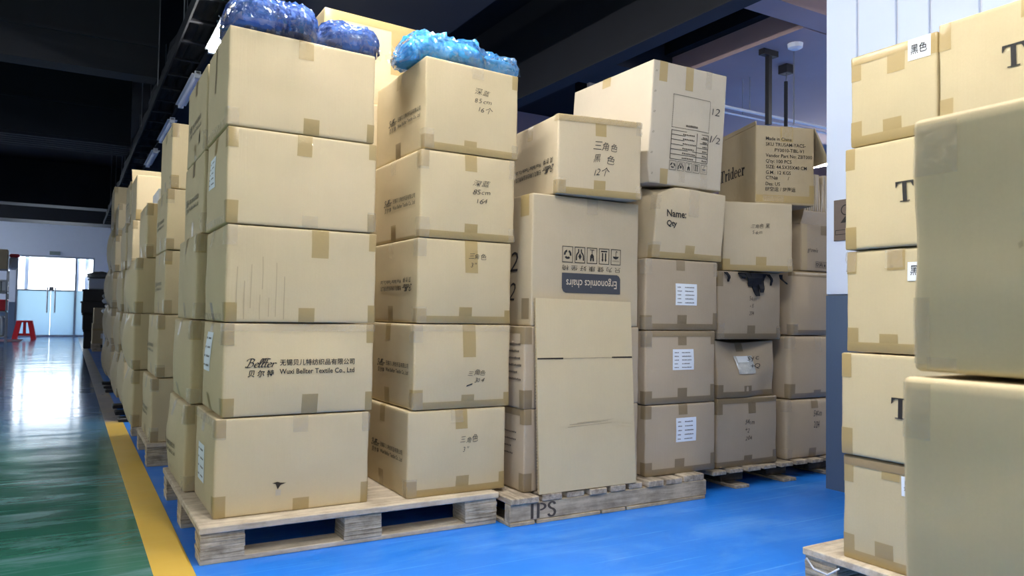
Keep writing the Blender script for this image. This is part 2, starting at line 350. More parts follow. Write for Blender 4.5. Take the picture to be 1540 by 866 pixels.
# ------------------------------------------------------------------ cartons
class Carton:
    def __init__(s, flb, w, d, h, yaw=0, mat='kraft', label='', group=None, bulge=(.006, .006, .006, 0), r=.005, n=7, dents=(), shear=(0, 0), name='cardboard_box', lift=(0, 0, 0, 0), body=True, seed=0, open_top=False, twist=0):
        s.w, s.d, s.h, s.r, s.bl, s.dents, s.shear, s.lift = w, d, h, r, bulge, dents, shear, lift
        s.rd = random.Random(seed or hash((round(flb[0]*1000), round(flb[1]*1000), round(flb[2]*1000))))
        a = R(yaw); cx = flb[0]+math.cos(a)*w/2-math.sin(a)*d/2; cy = flb[1]+math.sin(a)*w/2+math.cos(a)*d/2
        s.root = thing(name, label, 'box', (cx, cy, flb[2]), a, group)
        s.ph = s.rd.uniform(0, 50)
        if body: s.mk_body(n, mat, open_top)
    def surf(s, p, eps=0.):
        w, d, h, r = s.w, s.d, s.h, s.r
        q = Vector((min(max(p[0], r), w-r), min(max(p[1], r), d-r), min(max(p[2], r), h-r))); dv = Vector(p)-q
        if dv.length > 1e-9: nrm = dv.normalized(); pos = q+nrm*(r+eps)
        else: pos = Vector(p)
        a, b, c = p[0]/w, p[1]/d, p[2]/h
        sa, sb, sc = [math.sin(math.pi*min(max(t, 0), 1))**.75 if 0 < t < 1 else 0 for t in (a, b, c)]
        bl, bf, br, bt = s.bl
        if a < .5: pos.x -= (1-2*a)*bl*sb*sc
        else: pos.x += (2*a-1)*br*sb*sc
        if b < .5: pos.y -= (1-2*b)*bf*sa*sc
        else: pos.y += (2*b-1)*min(bf, .006)*sa*sc
        pos.z += max(0, 2*c-1)*bt*sa*sb
        for (da, db, dc, rad, vec) in s.dents:
            t = ((a-da)*w)**2+((b-db)*d)**2+((c-dc)*h)**2; k = math.exp(-t/rad**2); pos += Vector(vec)*k
        # slight uneven settling of the walls
        pos.x += .004*noise.noise((a*3+s.ph, b*3, c*3))*sc; pos.y += .004*noise.noise((a*3, b*3+s.ph, c*3))*sc
        l0, l1, l2, l3 = s.lift   # corner lifts fl, fr, br, bl of the top
        pos.z += c*((l0*(1-a)+l1*a)*(1-b)+(l3*(1-a)+l2*a)*b)
        pos.x += s.shear[0]*pos.z; pos.y += s.shear[1]*pos.z
        return Vector((pos.x-w/2, pos.y-d/2, pos.z))
    def mk_body(s, n, mat, open_top):
        def ax(L):
            r = s.r; inner = [2.6*r+(L-5.2*r)*i/n for i in range(n+1)]
            return [0, r]+inner+[L-r, L]
        X, Y, Z = ax(s.w), ax(s.d), ax(s.h); idx = {}; mb = MB()
        def vid(p):
            k = (round(p[0], 5), round(p[1], 5), round(p[2], 5))
            if k not in idx: idx[k] = len(mb.v); mb.v.append(tuple(s.surf(p)))
            return idx[k]
        def grid(A, B, fn, flip):
            for i in range(len(A)-1):
                for j in range(len(B)-1):
                    f = [vid(fn(A[i], B[j])), vid(fn(A[i+1], B[j])), vid(fn(A[i+1], B[j+1])), vid(fn(A[i], B[j+1]))]
                    mb.f.append(tuple(f[::-1] if flip else f))
        grid(X, Z, lambda u, v: (u, 0, v), False); grid(X, Z, lambda u, v: (u, s.d, v), True)
        grid(Y, Z, lambda u, v: (0, u, v), True); grid(Y, Z, lambda u, v: (s.w, u, v), False)
        grid(X, Y, lambda u, v: (u, v, 0), True)
        if not open_top: grid(X, Y, lambda u, v: (u, v, s.h), False)
        s.body = mb.build('body', mat, s.root, True)
        if open_top:
            md = s.body.modifiers.new('wall', 'SOLIDIFY'); md.thickness = .006; md.offset = -1
    def pt(s, face, u, v):
        w, d, h = s.w, s.d, s.h
        if face == 'F':
            if u < 0: return (0, -u, v)
            if u > w: return (w, u-w, v)
            if v > h: return (u, v-h, h)
            return (u, 0, max(v, 0))
        if face == 'L':
            if v > h: return (v-h, u, h)
            return (0, u, max(v, 0))
        if face == 'T': return (u, v, h)
        if face == 'R': return (w, u, v)
    def cuts(s, a, b, stops, step):
        o = {round(a, 5), round(b, 5)}; k = max(1, int((b-a)/step+.5))
        for i in range(k+1): o.add(round(a+(b-a)*i/k, 5))
        for t in stops:
            if a < t < b: o.add(round(t, 5))
        o = sorted(o); q = [o[0]]
        for t in o[1:]:
            if t-q[-1] > .0008: q.append(t)
        if q[-1] != o[-1]: q[-1] = o[-1]
        return q
    def patch(s, face, u0, u1, v0, v1, mat='tape', name='tape', eps=.0012, wr=0, slant=0, label=None):
        r = s.r; U = s.cuts(u0, u1, (0, r, -r, s.w, s.w-r, s.w+r) if face == 'F' else (), .012 if wr else .05); V = s.cuts(v0, v1, (s.h, s.h-r, s.h+r, r), .012 if wr else .05)
        mb = MB()
        for v in V:
            for u in U:
                uu = u+slant*(v-v0); e = eps+(s.rd.uniform(0, wr) if wr else 0)
                mb.v.append(tuple(s.surf(s.pt(face, uu, v), e)))
        m = len(U)
        for j in range(len(V)-1):
            for i in range(m-1): mb.f.append((j*m+i, j*m+i+1, (j+1)*m+i+1, (j+1)*m+i))
        o = mb.build(name, mat, s.root, not wr)
        if label: o['label'] = label
        return o
    def mark(s, face, g, u, v, wid, hei=None, mat='ink', name='printed_lettering', eps=.0022, parent=None, rot=0):
        ax, bx = min(p[0] for p in g.v), max(p[0] for p in g.v); ay, by = min(p[1] for p in g.v), max(p[1] for p in g.v)
        k = wid/(bx-ax); kh = k if hei is None else hei/(by-ay); mb = MB(); cc, ss = math.cos(rot), math.sin(rot)
        for p in g.v:
            x, y = (p[0]-ax)*k, (p[1]-ay)*kh; x, y = x*cc-y*ss, x*ss+y*cc
            uu = u+x if face != 'L' else u-x
            mb.v.append(tuple(s.surf(s.pt(face, min(max(uu, .001), (s.d if face in 'LR' else s.w)-.001), min(max(v+y, .001), s.h-.001)), eps)))
        mb.f = g.f; return mb.build(name, mat, parent or s.root)
    def label(s, face, u0, u1, v0, v1, seed=1, cols=((.08, .26), (.42, .86)), rows=5, slant=0):
        o = s.patch(face, u0, u1, v0, v1, 'label', 'paper_label', .0016, slant=slant); o['label'] = 'white paper label'
        g = label_marks(u1-u0, v1-v0, seed, cols, rows)
        if face == 'L': s.mark('L', g, u1-(u1-u0)*.1, v0+(v1-v0)*.12, (u1-u0)*.78, (v1-v0)*.75, 'ink_soft', 'label_text', .0026, o)
        else: s.mark(face, g, u0+(u1-u0)*.08, v0+(v1-v0)*.1, (u1-u0)*.78, (v1-v0)*.76, 'ink_soft', 'label_text', .0026, o)
        return o
    def tapes(s, spec):
        """short codes: t/b centre strips, band codes T/B, corners 1(tl) 2(tr) 3(bl) 4(br), lower-case c suffix = clear film"""
        w, h, rd = s.w, s.h, s.rd
        for code in spec.split():
            clear = code.endswith('~'); ov = -.003 if clear else .05; lo = .004 if clear else 0; dk = code.endswith('!'); k = code.rstrip('~!'); m = 'tape_clear' if clear else 'tape_dark' if dk else 'tape'; wr = .006 if clear else 0; e = .0012+.0006*(k in 'TB')+(.0008 if clear else 0)
            if k == 't': c = w*(.5+rd.uniform(-.04, .06)); s.patch('F', c-.028, c+.028, h-rd.uniform(.05, .085), h+ov, m, eps=e, wr=wr)
            elif k == 'tt': c = w*.55; s.patch('F', c-.03, c+.03, h-.135, h+ov, m, eps=e, wr=wr)
            elif k == 'b': c = w*(.5+rd.uniform(-.05, .06)); s.patch('F', c-.03, c+.03, lo, rd.uniform(.045, .075), m, eps=e, wr=wr)
            elif k == 'T': s.patch('F', -.03, w+.02, h-.028, h+min(ov, .02), m, eps=e, wr=wr)
            elif k == 'B': s.patch('F', -.03, w+.02, lo, .03, m, eps=e, wr=wr)
            elif k == '1': s.patch('F', -.035, .035, h-rd.uniform(.06, .085), h-.002, m, eps=e, wr=wr)
            elif k == '3': s.patch('F', -.035, .04, lo, rd.uniform(.055, .085), m, eps=e, wr=wr)
            elif k == '2': s.patch('F', w-.03, w+.03, h-rd.uniform(.06, .085), h-.002, m, eps=e, wr=wr)
            elif k == '4': s.patch('F', w-.03, w+.03, lo, rd.uniform(.055, .085), m, eps=e, wr=wr)
            elif k == 'lt': c = s.d*.5; s.patch('L', c-.028, c+.028, h-.07, h+min(ov, .04), m, eps=e, wr=wr)
            elif k == 'lb': c = s.d*.5; s.patch('L', c-.028, c+.028, lo, .07, m, eps=e, wr=wr)
            elif k == 'lB': s.patch('L', .03, s.d-.02, lo, .03, m, eps=e, wr=wr)
            elif k == 'lT': s.patch('L', .03, s.d-.02, h-.03, h-.003, m, eps=e, wr=wr)
    def company(s, face, flip=False, v=.14, u=None, wid=.41, mat='ink'):
        g = COMPANY.turned() if flip else COMPANY
        if u is None: u = .07 if face == 'F' else s.d-.07
        s.mark(face, g, u, v, wid, None, mat, 'company_lettering')
    def flap(s, edge, length, ang, mat, thick=.006, inset=.004):
        """an open top flap hinged on a top edge; ang from the vertical, outwards positive"""
        w, d, h = s.w, s.d, s.h; a = R(ang); mb = MB()
        ends = {'F': ((inset, 0), (w-inset, 0), (0, -1)), 'B': ((w-inset, d), (inset, d), (0, 1)), 'L': ((0, d-inset), (0, inset), (-1, 0)), 'R': ((w, inset), (w, d-inset), (1, 0))}[edge]
        p0, p1, o = Vector((*ends[0], 0)), Vector((*ends[1], 0)), Vector((*ends[2], 0)); nn = 5; rows = []
        nrm = o*math.cos(a)-Vector((0, 0, 1))*math.sin(a)
        for t in (0, thick):
            for i in range(nn+1):
                k = i/nn; curl = .03*k*k*length/.2
                for p in (p0, p1):
                    q = p+o*math.sin(a)*length*k+Vector((0, 0, h+math.cos(a)*length*k))-nrm*t+nrm*curl*.6
                    rows.append((q.x-w/2+s.shear[0]*h, q.y-d/2+s.shear[1]*h, q.z))
        mb.v = rows; o2 = 2*(nn+1)
        for i in range(nn):
            mb.f += [(2*i, 2*i+1, 2*i+3, 2*i+2), (o2+2*i, o2+2*i+2, o2+2*i+3, o2+2*i+1), (2*i, 2*i+2, o2+2*i+2, o2+2*i), (2*i+1, o2+2*i+1, o2+2*i+3, 2*i+3)]
        mb.f += [(2*nn, 2*nn+1, o2+2*nn+1, o2+2*nn), (0, o2, o2+1, 1)]
        return mb.build('flap', mat, s.root)

# ------------------------------------------------------------------ the setting
fl = struct('floor', MB().box(-6, -5, -.12, 16, 27.4, 0), 'floor_blue')
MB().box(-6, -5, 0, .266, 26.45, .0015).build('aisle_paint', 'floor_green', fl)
MB().box(.266, -5, 0, .388, 26.45, .002).build('yellow_line', 'floor_yellow', fl)
wf = MB()
for a in ((-6, 0, -1.36, 4.2), (.66, 0, 16, 4.2), (-1.36, 2.42, .66, 4.2)): wf.box(a[0], 26.5, a[1], a[2], 26.7, a[3])
wf = struct('wall_far', wf, 'far_white')
MB().box(-6, 26.485, 0, -1.36, 26.5, 1.02).box(.66, 26.485, 0, 16, 26.5, 1.02).build('wainscot', 'wainscot', wf)
wl = MB()
for a in ((-5, 0, 20.0, 4.2), (25.6, 0, 26.7, 4.2), (20.0, 0, 25.6, .9), (20.0, 3.0, 25.6, 4.2)): wl.box(-6.2, a[0], a[1], -6, a[2], a[3])
struct('wall_left', wl, 'far_white')
wn = MB()
for y in (20.0, 21.84, 23.7, 25.54): wn.box(-6.14, y, .9, -6.06, y+.06, 3.0)
wn.box(-6.14, 20.0, .9, -6.06, 25.6, .96).box(-6.14, 20.0, 2.94, -6.06, 25.6, 3.0)
wn = struct('added_window_1', wn, 'frosted_frame')  # added window out of view, lets in daylight to brighten the far wall
for y in (20.06, 21.9, 23.76): MB().box(-6.105, y, .96, -6.095, y+1.78, 2.94).build('pane', 'clear_glass', wn)
struct('wall_back', MB().box(-6, -5.2, 0, 16, -5, 4.2), 'far_white')
struct('wall_side', MB().box(16, -5, 0, 16.2, 26.7, 4.2), 'far_white')
wr = struct('wall_right', MB().box(3.415, -5, 0, 3.67, 2.56, 4.2), 'white_paint')
seams = [2.56, 2.385, 2.373, 2.175, 2.163, 2.012, 2.0, 1.788, 1.776, 1.58, 1.568, 1.37, 1.358, 1.16, 1.148, .95, .938, .5, .488, 0, -.012, -1, -1.012, -5]
for i in range(0, len(seams), 2):
    MB().bev(3.400, seams[i+1], 1.0, 3.416, seams[i], 4.19, .003).build('wall_panel', 'wall_white', wr)
MB().box(3.403, -5, 0, 3.4155, 2.56, .995).box(3.403, 2.56, 0, 3.67, 2.563, .995).build('wainscot', 'wainscot', wr)

ce = struct('ceiling', MB().box(-6.2, -5.2, 4.2, 16.2, 26.7, 4.4), 'slab_black')
def beam(x0, y0, z0, x1, y1, z1, mat='beam_paint', name='beam'): return MB().box(x0, y0, z0, x1, y1, z1).build(name, mat, ce)
beam(1.05, -5, 3.32, 2.8, 26.4, 3.5, 'ceiling_grey', 'soffit')
beam(4.12, -5, 3.2, 4.26, 26.4, 4.19, 'beam_paint'); beam(4.10, -5, 3.185, 4.28, 26.4, 3.2, 'ceiling_grey', 'beam_flange')
beam(-6, 8.32, 3.2, .7, 8.59, 4.19); beam(-6, 8.29, 3.50, .7, 8.32, 3.53, 'ceiling_grey', 'beam_ledge')
beam(-6, 12.16, 3.26, .7, 13.1, 4.19); beam(-6, 12.13, 3.72, .7, 12.16, 3.75, 'ceiling_grey', 'beam_ledge')
for k in range(6): beam(-6, 12.18+k*.155, 3.22, .7, 12.28+k*.155, 3.26, 'ceiling_grey', 'slat')
beam(-6, 20, 3.2, 1.3, 20.6, 4.19); beam(-6, 24.2, 3.25, 16, 25.2, 4.19)
beam(4.28, 3.72, 3.2, 16, 3.96, 4.19, 'soffit_grey'); beam(4.28, 5.5, 3.2, 5.0, 6.1, 4.19, 'ceiling_grey')
beam(5.0, 3.98, 3.2, 10, 7.0, 3.4, 'soffit_grey', 'soffit'); beam(4.28, 10.5, 3.2, 16, 11.0, 4.19, 'soffit_grey')
beam(4.9, 3.98, 3.4, 5.2, 7.0, 4.19, 'slab_black')

# glass double door with frosted lower half
dr = MB()
for a in ((-1.36, 0, -1.31, 2.42), (.61, 0, .66, 2.42), (-1.31, 2.37, .61, 2.42), (.14, .02, .19, 2.37)): dr.box(a[0], 26.52, a[1], a[2], 26.62, a[3])
dr = struct('door_1', dr, 'frosted_frame')
for (a, b) in ((-1.31, -.472), (-.468, .14)):
    MB().box(a, 26.56, 1.40, b, 26.57, 2.37).build('clear_pane', 'clear_glass', dr); MB().box(a, 26.56, .0, b, 26.57, 1.38).build('frosted_pane', 'frosted_glass', dr)
    MB().box(a, 26.55, 1.37, b, 26.58, 1.41).build('mid_rail', 'frosted_frame', dr)
MB().box(.19, 26.56, 1.40, .61, 26.57, 2.37).build('clear_pane', 'clear_glass', dr); MB().box(.19, 26.56, .0, .61, 26.57, 1.40).build('frosted_pane', 'frosted_glass', dr)
MB().box(-1.31, 26.55, 0, .61, 26.58, .05).build('bottom_rail', 'frosted_frame', dr)
for x in (-.56, -.36): MB().tube([(x, 26.50, .72), (x, 26.50, 1.48)], .022).build('door_handle', 'steel', dr)
MB().box(-.52, 26.53, 1.38, -.40, 26.6, 1.5).build('lock', 'steel', dr)
for x in (-1.12, .20, .46): MB().box(x-.05, 27.0, 0, x+.05, 27.1, 2.6).build('outer_post', 'frosted_frame', dr)
es = thing('exit_sign', 'small grey emergency sign above the glass door', 'sign', (-.40, 26.49, 2.45))
MB().bev(-.14, -.03, 0, .14, 0, .11).build('casing', 'exit_sign', es)

# ------------------------------------------------------------------ lamps and ceiling services
def tube_light(x, yc, lit, label, group, z=2.95, L=1.2):
    t = thing('tube_light', label, 'lamp', (x, yc, z), 0, group)
    MB().bev(-.022, -L/2, .024, .022, L/2, .05, .005).bev(-.05, -L/2, .018, .05, L/2, .026, .002).build('housing_and_shield', 'white_paint', t)  # wide plate is an added shield keeping light off the tray above
    g = MB(); n = 6; vs = []
    for y in (-L/2+.02, L/2-.02):
        for k in range(n+1): a = math.pi+math.pi*k/n; vs.append((.024*math.cos(a), y, .02+.03*math.sin(a)))
    g.add(vs, [(k, k+1, n+2+k, n+1+k) for k in range(n)]+[tuple(range(n+1)), tuple(range(2*n+1, n, -1))])
    g.build('diffuser', lit if isinstance(lit, str) else 'lamp_on' if lit else 'lamp_off', t)
    for s in (-1, 1): MB().box(-.025, s*(L/2-.02)-.02, -.012, .025, s*(L/2-.02)+.02, .05).build('end_cap', 'white_paint', t)
    if x == .93: MB().tube([(0, 0, .05), (0, 0, .062)], .01).build('clip', 'steel', t)
    else:
        for s in (-.4, .4): MB().tube([(0, s, .05), (0, s, 4.2-z)], .004, 6).build('hanger_rod', 'steel', t)
    return t
for k, yc in enumerate((-2.95, -1.05, .85, 2.75)):
    if k: tube_light(.93, yc, True, ['', 'lit tube light just behind the viewer', 'lit tube light above the near floor', 'lit tube light above the front stacks, over the frame'][k], 'lit tube lights over the aisle')
tube_light(.93, 5.85, True, 'glowing tube light behind the top left carton', 'tube lights under the cable tray')
tube_light(.93, 7.78, False, 'unlit tube light nearest the glowing one', 'tube lights under the cable tray')
tube_light(.93, 9.68, False, 'unlit tube light, middle of the three dark ones', 'tube lights under the cable tray')
tube_light(.93, 11.56, False, 'unlit tube light farthest along the tray', 'tube lights under the cable tray')
tube_light(8.95, 6.95, True, 'glowing tube light seen between the printed size carton and the white wall', 'lit tube lights in the right bay', 3.0, 1.5)
for k, (xq, yq) in enumerate(((7.2, 2.2), (6.2, .3), (9.0, 4.6))): tube_light(xq, yq, True, ['lit tube light behind the white wall, nearest the grey soffit', 'lit tube light behind the white wall, nearer the viewer', 'lit tube light deep in the right bay'][k], 'lit tube lights in the right bay', 2.95)  # added lamps, put in to brighten the right-hand soffit
for k, yc in enumerate((-2.6, .2, 3.0, 5.8)): tube_light(-2.6, yc, 'added_lamp_cool', ['lit tube light over the green aisle, rearmost', 'second lit tube light over the green aisle', 'third lit tube light over the green aisle', 'foremost lit tube light over the green aisle'][k], 'lit tube lights over the green aisle')  # added cool lamps out of view, brighten the aisle sides of the stacks
ct = thing('cable_tray', 'long black cable tray with bundled cables along the ceiling', 'cable tray', (0, 0, 3.02))
MB().box(.945, -4, 0, .96, 22, .09).build('rail', 'slab_black', ct); MB().box(.70, -4, 0, .715, 22, .09).build('rail', 'slab_black', ct)
for k in range(36): MB().box(.715, 3.5+k*.5, .0, .945, 3.54+k*.5, .02).build('rung', 'slab_black', ct)
for (cx, cz, rr) in ((.77, .12, .06), (.84, .15, .075), (.90, .10, .05), (.79, .23, .06), (.88, .24, .055)):
    pts = [(cx+.035*noise.noise((y*1.7, cx*9, 0)), y, cz+.05*noise.noise((y*1.3, cz*9, 3))) for y in [3.2+.3*i for i in range(60)]]
    MB().tube(pts, [rr*(1+.5*noise.noise((p[1]*2.1, cx*7, 5))) for p in pts], 7).build('cable', 'slab_black', ct, True)
for k in range(9):
    for x in (.705, .955): MB().tube([(x, 4.3+2*k, .09), (x, 4.3+2*k, 1.18)], .006, 6).build('hanger_rod', 'steel', ct)
lr = MB().box(.918, -4, 3.012-.0, .942, 14, 3.02).build('lamp_rail', 'slab_black'); tag(lr, 'thin dark rail carrying the tube lights', 'rail')
# services under the right-hand bay
h = thing('ceiling_hanger', 'black T-shaped hanger post under the grey soffit', 'hanger', (5.18, 4.48, 2.55)); MB().box(-.02, -.02, 0, .02, .02, .61).build('post', 'black_plastic', h); MB().box(-.09, -.03, .60, .09, .03, .65).build('plate', 'black_plastic', h)
h = thing('drop_pipe', 'dark drop pipe with a bracket under the grey soffit', 'pipe', (5.62, 4.66, 2.5)); MB().tube([(0, 0, 0), (0, 0, .55)], .017).build('pipe', 'dark_paint', h); MB().tube([(0, 0, .55), (.02, 0, .70)], .006, 6).build('rod', 'steel', h); MB().bev(-.05, -.05, .62, .05, .05, .70).build('bracket', 'black_plastic', h)
h = thing('hanger_rod', 'thin steel rod below the white ceiling lamp', 'rod', (5.36, 4.36, 2.55)); MB().tube([(0, 0, 0), (0, 0, .65)], .007, 6).build('rod', 'steel', h)
h = thing('ceiling_lamp', 'small white round lamp on the grey soffit', 'lamp', (5.24, 4.25, 3.2)); MB().tube([(0, 0, -.05), (0, 0, -.035), (0, 0, 0)], [.03, .06, .065], 14).build('lamp_body', 'white_paint', h)
for k, (yy, zz, rr) in enumerate(((5.07, 2.86, .016), (5.16, 2.84, .012))):
    o = MB().tube([(4.6, yy, zz), (12, yy, zz)], rr).build('pipe', 'white_paint'); tag(o, ['thicker pale pipe crossing below the grey soffit', 'thinner pale pipe running behind the thicker one'][k], 'pipe')
    for x in (5.6, 7.6, 9.4): MB().tube([(x, yy, zz), (x, yy, 3.2)], .005, 6).build('pipe_hanger', 'steel', o)
# bracket with loose cable beyond the long beam
o = MB().box(4.3, 5.9, 3.10, 4.9, 5.94, 3.14).build('conduit', 'steel'); tag(o, 'short steel conduit with a black cable beyond the long beam', 'conduit')
MB().tube([(4.62, 5.92, 3.12), (4.68, 5.92, 3.06), (4.78, 5.92, 3.07), (4.80, 5.92, 3.2)], .007, 6).build('cable', 'black_plastic', o); MB().tube([(4.62, 5.92, 3.14), (4.62, 5.92, 3.2)], .01, 6).build('stem', 'steel', o)

# ------------------------------------------------------------------ pallets
def ply_pallet(name, label, x0, y0, x1, y1, h, group, rz=0):
    t = thing(name, label, 'pallet', (x0, y0, 0), rz, group); w, d = x1-x0, y1-y0; top = .024; low = .018
    MB().bev(0, 0, h-top, w, d, h, .003).build('deck', 'ply', t)
    bw = .15; bd = .12
    for j, y in enumerate((0.006, (d-bd)/2, d-bd-.006)):
        MB().bev(0.006, y+.004, 0, w-.006, y+bd-.004, low, .002).build('runner', 'ply', t)
        for i, x in enumerate((0.004, (w-bw)/2, w-bw-.004)):
            mb = MB(); n = 6; z0 = low; hh = (h-top-low)/n
            for k in range(n):
                q = random.Random(i*31+j*7+k); e = [q.uniform(0, .004) for _ in range(4)]
                mb.box(x+e[0], y+e[1], z0+hh*k+.0006, x+bw-e[2], y+bd-e[3], z0+hh*(k+1)-.0006)
                mb.box(x+.005, y+.005, z0+hh*k, x+bw-.005, y+bd-.005, z0+hh*(k+1))
            mb.build('block', 'ply_edge', t)
    return t
p1 = ply_pallet('plywood_pallet', 'plywood topped pallet under the two front stacks left of centre', .405, 2.76, 1.572, 3.90, .13, 'plywood pallets')
p2 = ply_pallet('plywood_pallet', 'plywood pallet of the second stack along the yellow line', .392, 4.62, 1.55, 5.90, .13, 'plywood pallets')
p3 = ply_pallet('plywood_pallet', 'plywood pallet at the lower right with white string at its corner', 2.085, .66, 3.25, 1.66, .13, 'plywood pallets')
MB().tube([(-.004, .98, .10), (-.008, .95, .075), (-.006, .90, .07), (-.004, .86, .10)], .003, 5).build('string', 'paper_white', p3, True)
p4 = ply_pallet('plywood_pallet', 'plywood pallet under the nearest cartons at the right edge, below the frame', .985, -.62, 1.98, .63, .105, 'plywood pallets')

t = thing('stringer_pallet', 'weathered plank pallet stencilled IPS under the chair cartons', 'pallet', (1.585, 2.69, 0), 0, 'plank pallets')
W2, D2, H2 = 1.10, 1.10, .115
for y in (0, .525, 1.05): 
    o = MB().bev(0, y, .016, W2, y+.045, H2-.026, .003).build('stringer', 'old_wood', t)
for k, (a, b, dz) in enumerate(((0, .135, 0), (.155, .255, .002), (.285, .375, -.002), (.40, .49, .0), (.515, .60, .002), (.625, .70, .001), (.725, .82, .003), (.84, .94, -.001), (.955, 1.085, .004))):
    MB().bev(a, -.012+.006*(k % 3), H2-.0255, b, D2+.01, H2+dz, .003).build('deck_board', 'old_board', t)
for a, b in ((0, .09), (.5, .6), (1.0, 1.09)): MB().bev(a, .05, 0, b, D2-.0, .016, .002).build('bottom_board', 'old_board', t)
for a, b, in ((0.0, .12), (.13, .46), (.47, .60), (.61, 1.09)): MB().bev(a, -.004, 0, b, .045, .0155, .002).build('bottom_board', 'old_wood', t)
g = G2().rect(0, 0, .12, 1).rect(.26, 0, .38, 1).arc(.40, .74, .28, .26, .11, .10, -90, 90, 10)
g.line([(1.05, .80), (.98, .95), (.86, .95), (.78, .78), (.84, .60), (1.0, .45), (1.05, .25), (.98, .05), (.84, .05), (.76, .2)], .11, None, 4)
mb = MB(); mb.v = [(.10+x*.115, -.0012, .022+y*.062) for x, y in g.v]; mb.f = g.f; mb.build('stencil_lettering', 'ink_soft', t)

t = thing('stringer_pallet', 'dark plank pallet with pale board ends beside the white wall', 'pallet', (2.80, 2.76, 0), 0, 'plank pallets')
for k in range(9): MB().bev(k*.125, 0+.006*(k % 2), .08, k*.125+.095, 1.08, .10+.002*(k % 3), .003).build('deck_board', 'old_board', t)
for y in (.12, .55, .95): MB().bev(.02, y, .062, 1.08, y+.09, .08, .002).build('stringer_board', 'dark_wood', t)
for y in (.12, .55, .95):
    for x in (.16, .5, .85): MB().bev(x, y-.02, .016, x+.16, y+.1, .062, .004).build('block', 'dark_wood', t)
for x in (.16, .52, .9): MB().bev(x, .0, 0, x+.1, 1.05, .016, .002).build('bottom_board', 'old_board', t)

# ------------------------------------------------------------------ pallet 1, front stacks
def C(*a, **k): return Carton(*a, **k)
g1 = 'cartons of the leftmost front stack'
zz = [.131, .487, .829, 1.186, 1.541, 1.90]
b = C((.463, 2.85, zz[0]), .568, .45, .351, 0, 'kraft', 'kraft carton with a torn hole, at the bottom of the leftmost front stack', g1, (.012, .006, .004, 0), n=9)
b.tapes('1~ 1 2~ 3 4 b t~ lt lT~'); b.label('L', .16, .30, .095, .235, 4, rows=4)
g = G2().poly((0, .012), (.012, .008), (.02, -.012), (.03, .004), (.05, .010), (.028, .012), (.018, .016)); b.mark('F', g, .20, .085, .05, None, 'slot', 'tear')
b.patch('F', .213, .232, .062, .084, 'kraft_cream', 'torn_paper', .002, .0)
b = C((.482, 2.85, zz[1]), .56, .45, .337, 0, 'kraft', 'carton printed in black with company lettering in the leftmost front stack', g1, (.022, .014, .006, 0), n=9, dents=((.5, 0, .97, .16, (0, .014, 0)),))
b.company('F', v=.142, u=.072, wid=.41); b.tapes('1~ 1 2 3 4 b lb lt T~'); b.label('L', .16, .29, .155, .30, 5, rows=4)
b = C((.483, 2.85, zz[2]), .563, .45, .352, 0, 'kraft', 'carton creased with vertical ridges, third of the leftmost front stack', g1, (.020, .002, .004, 0), n=9)
b.tapes('1~ 2 3 4 b lb! lt~ lB~'); b.patch('F', .305, .37, .245, .40, 'tape')
for i, (u, v0, v1) in enumerate(((.035, .02, .2), (.062, .01, .15), (.085, .05, .21), (.125, .12, .24), (.118, .01, .10), (.175, .02, .22), (.205, .01, .17), (.15, .02, .09))): b.patch('F', u, u+.0035, v0, v1, 'kraft_brown', 'crease', .0012)
b = C((.477, 2.85, zz[3]), .56, .45, .351, 0, 'kraft', 'plain carton with a white label on its side, second from top of leftmost front stack', g1, (.008, .003, .004, 0), n=9)
b.tapes('1 2 3 4~ 4 t b~ lB~ lt'); b.label('L', .20, .34, .155, .275, 6, rows=5)
b = C((.472, 2.85, zz[4]), .553, .45, .358, 0, 'kraft', 'topmost carton of the leftmost front stack, under the dark blue bag', g1, (.004, .004, .004, 0), n=9, lift=(.006, -.008, 0, 0))
b.tapes('t b 4 3~ lB~'); b.patch('L', .235, .265, .17, .40, 'tape_dark')

g2 = 'cartons of the second front stack'
nm = ['bottom carton of the second front stack, pen note reading three', 'carton with a long tape tail and scribbled-out note in the second front stack', 'carton with upside-down side lettering, middle of the second front stack', 'carton with three-line pen note, second from top of second front stack', 'topmost carton of the second front stack, under the light blue bag']
X0 = [1.184, 1.203, 1.212, 1.217, 1.232]; Ws = [.447, .445, .435, .443, .438]; zz2 = [.131, .48, .831, 1.182, 1.545, 1.925]
notes = [['三角色', ' 3"'], ['三角色', '   304'], ['三角色', ' 3"'], ['深蓝', '85cm', ' 164'], ['深蓝', '85cm', ' 16个']]
tps = ['t~ t B b 3~ 3 4 lt lb', 'tt B b 1~ 3 3~ 4 T~ lt lb', 'tt B b 3 3~ 4 1~ lt~ lb', 't b B 1 1~ 2~ 3~ 4~ lt~ lb', 't~ 2 3 B b 3~ 4~ lt lb!']
for i in range(5):
    b = C((X0[i], 2.82, zz2[i]), Ws[i], .565, zz2[i+1]-zz2[i]-.005, 0, 'kraft', nm[i], g2, (.004, (.014, .012, .010, .006, .003)[i], .005, 0), n=8, lift=(.006, -.006, 0, 0) if i == 4 else (0, 0, 0, 0))
    b.company('L', flip=(i == 2), v=.13, u=.40, wid=.35); b.tapes(tps[i])
    b.mark('F', pen_text(notes[i], 1, i+3), .225+.01*(i % 2), (.17, .105, .235, .155, .18)[i], .085, (.07, .055, .06, .10, .105)[i], 'pen', 'pen_note')
    if i == 1: b.mark('F', G2().poly((0, 0), (.04, .012), (.042, .02), (.004, .009)), .232, .088, .03, None, 'pen', 'pen_scribble')
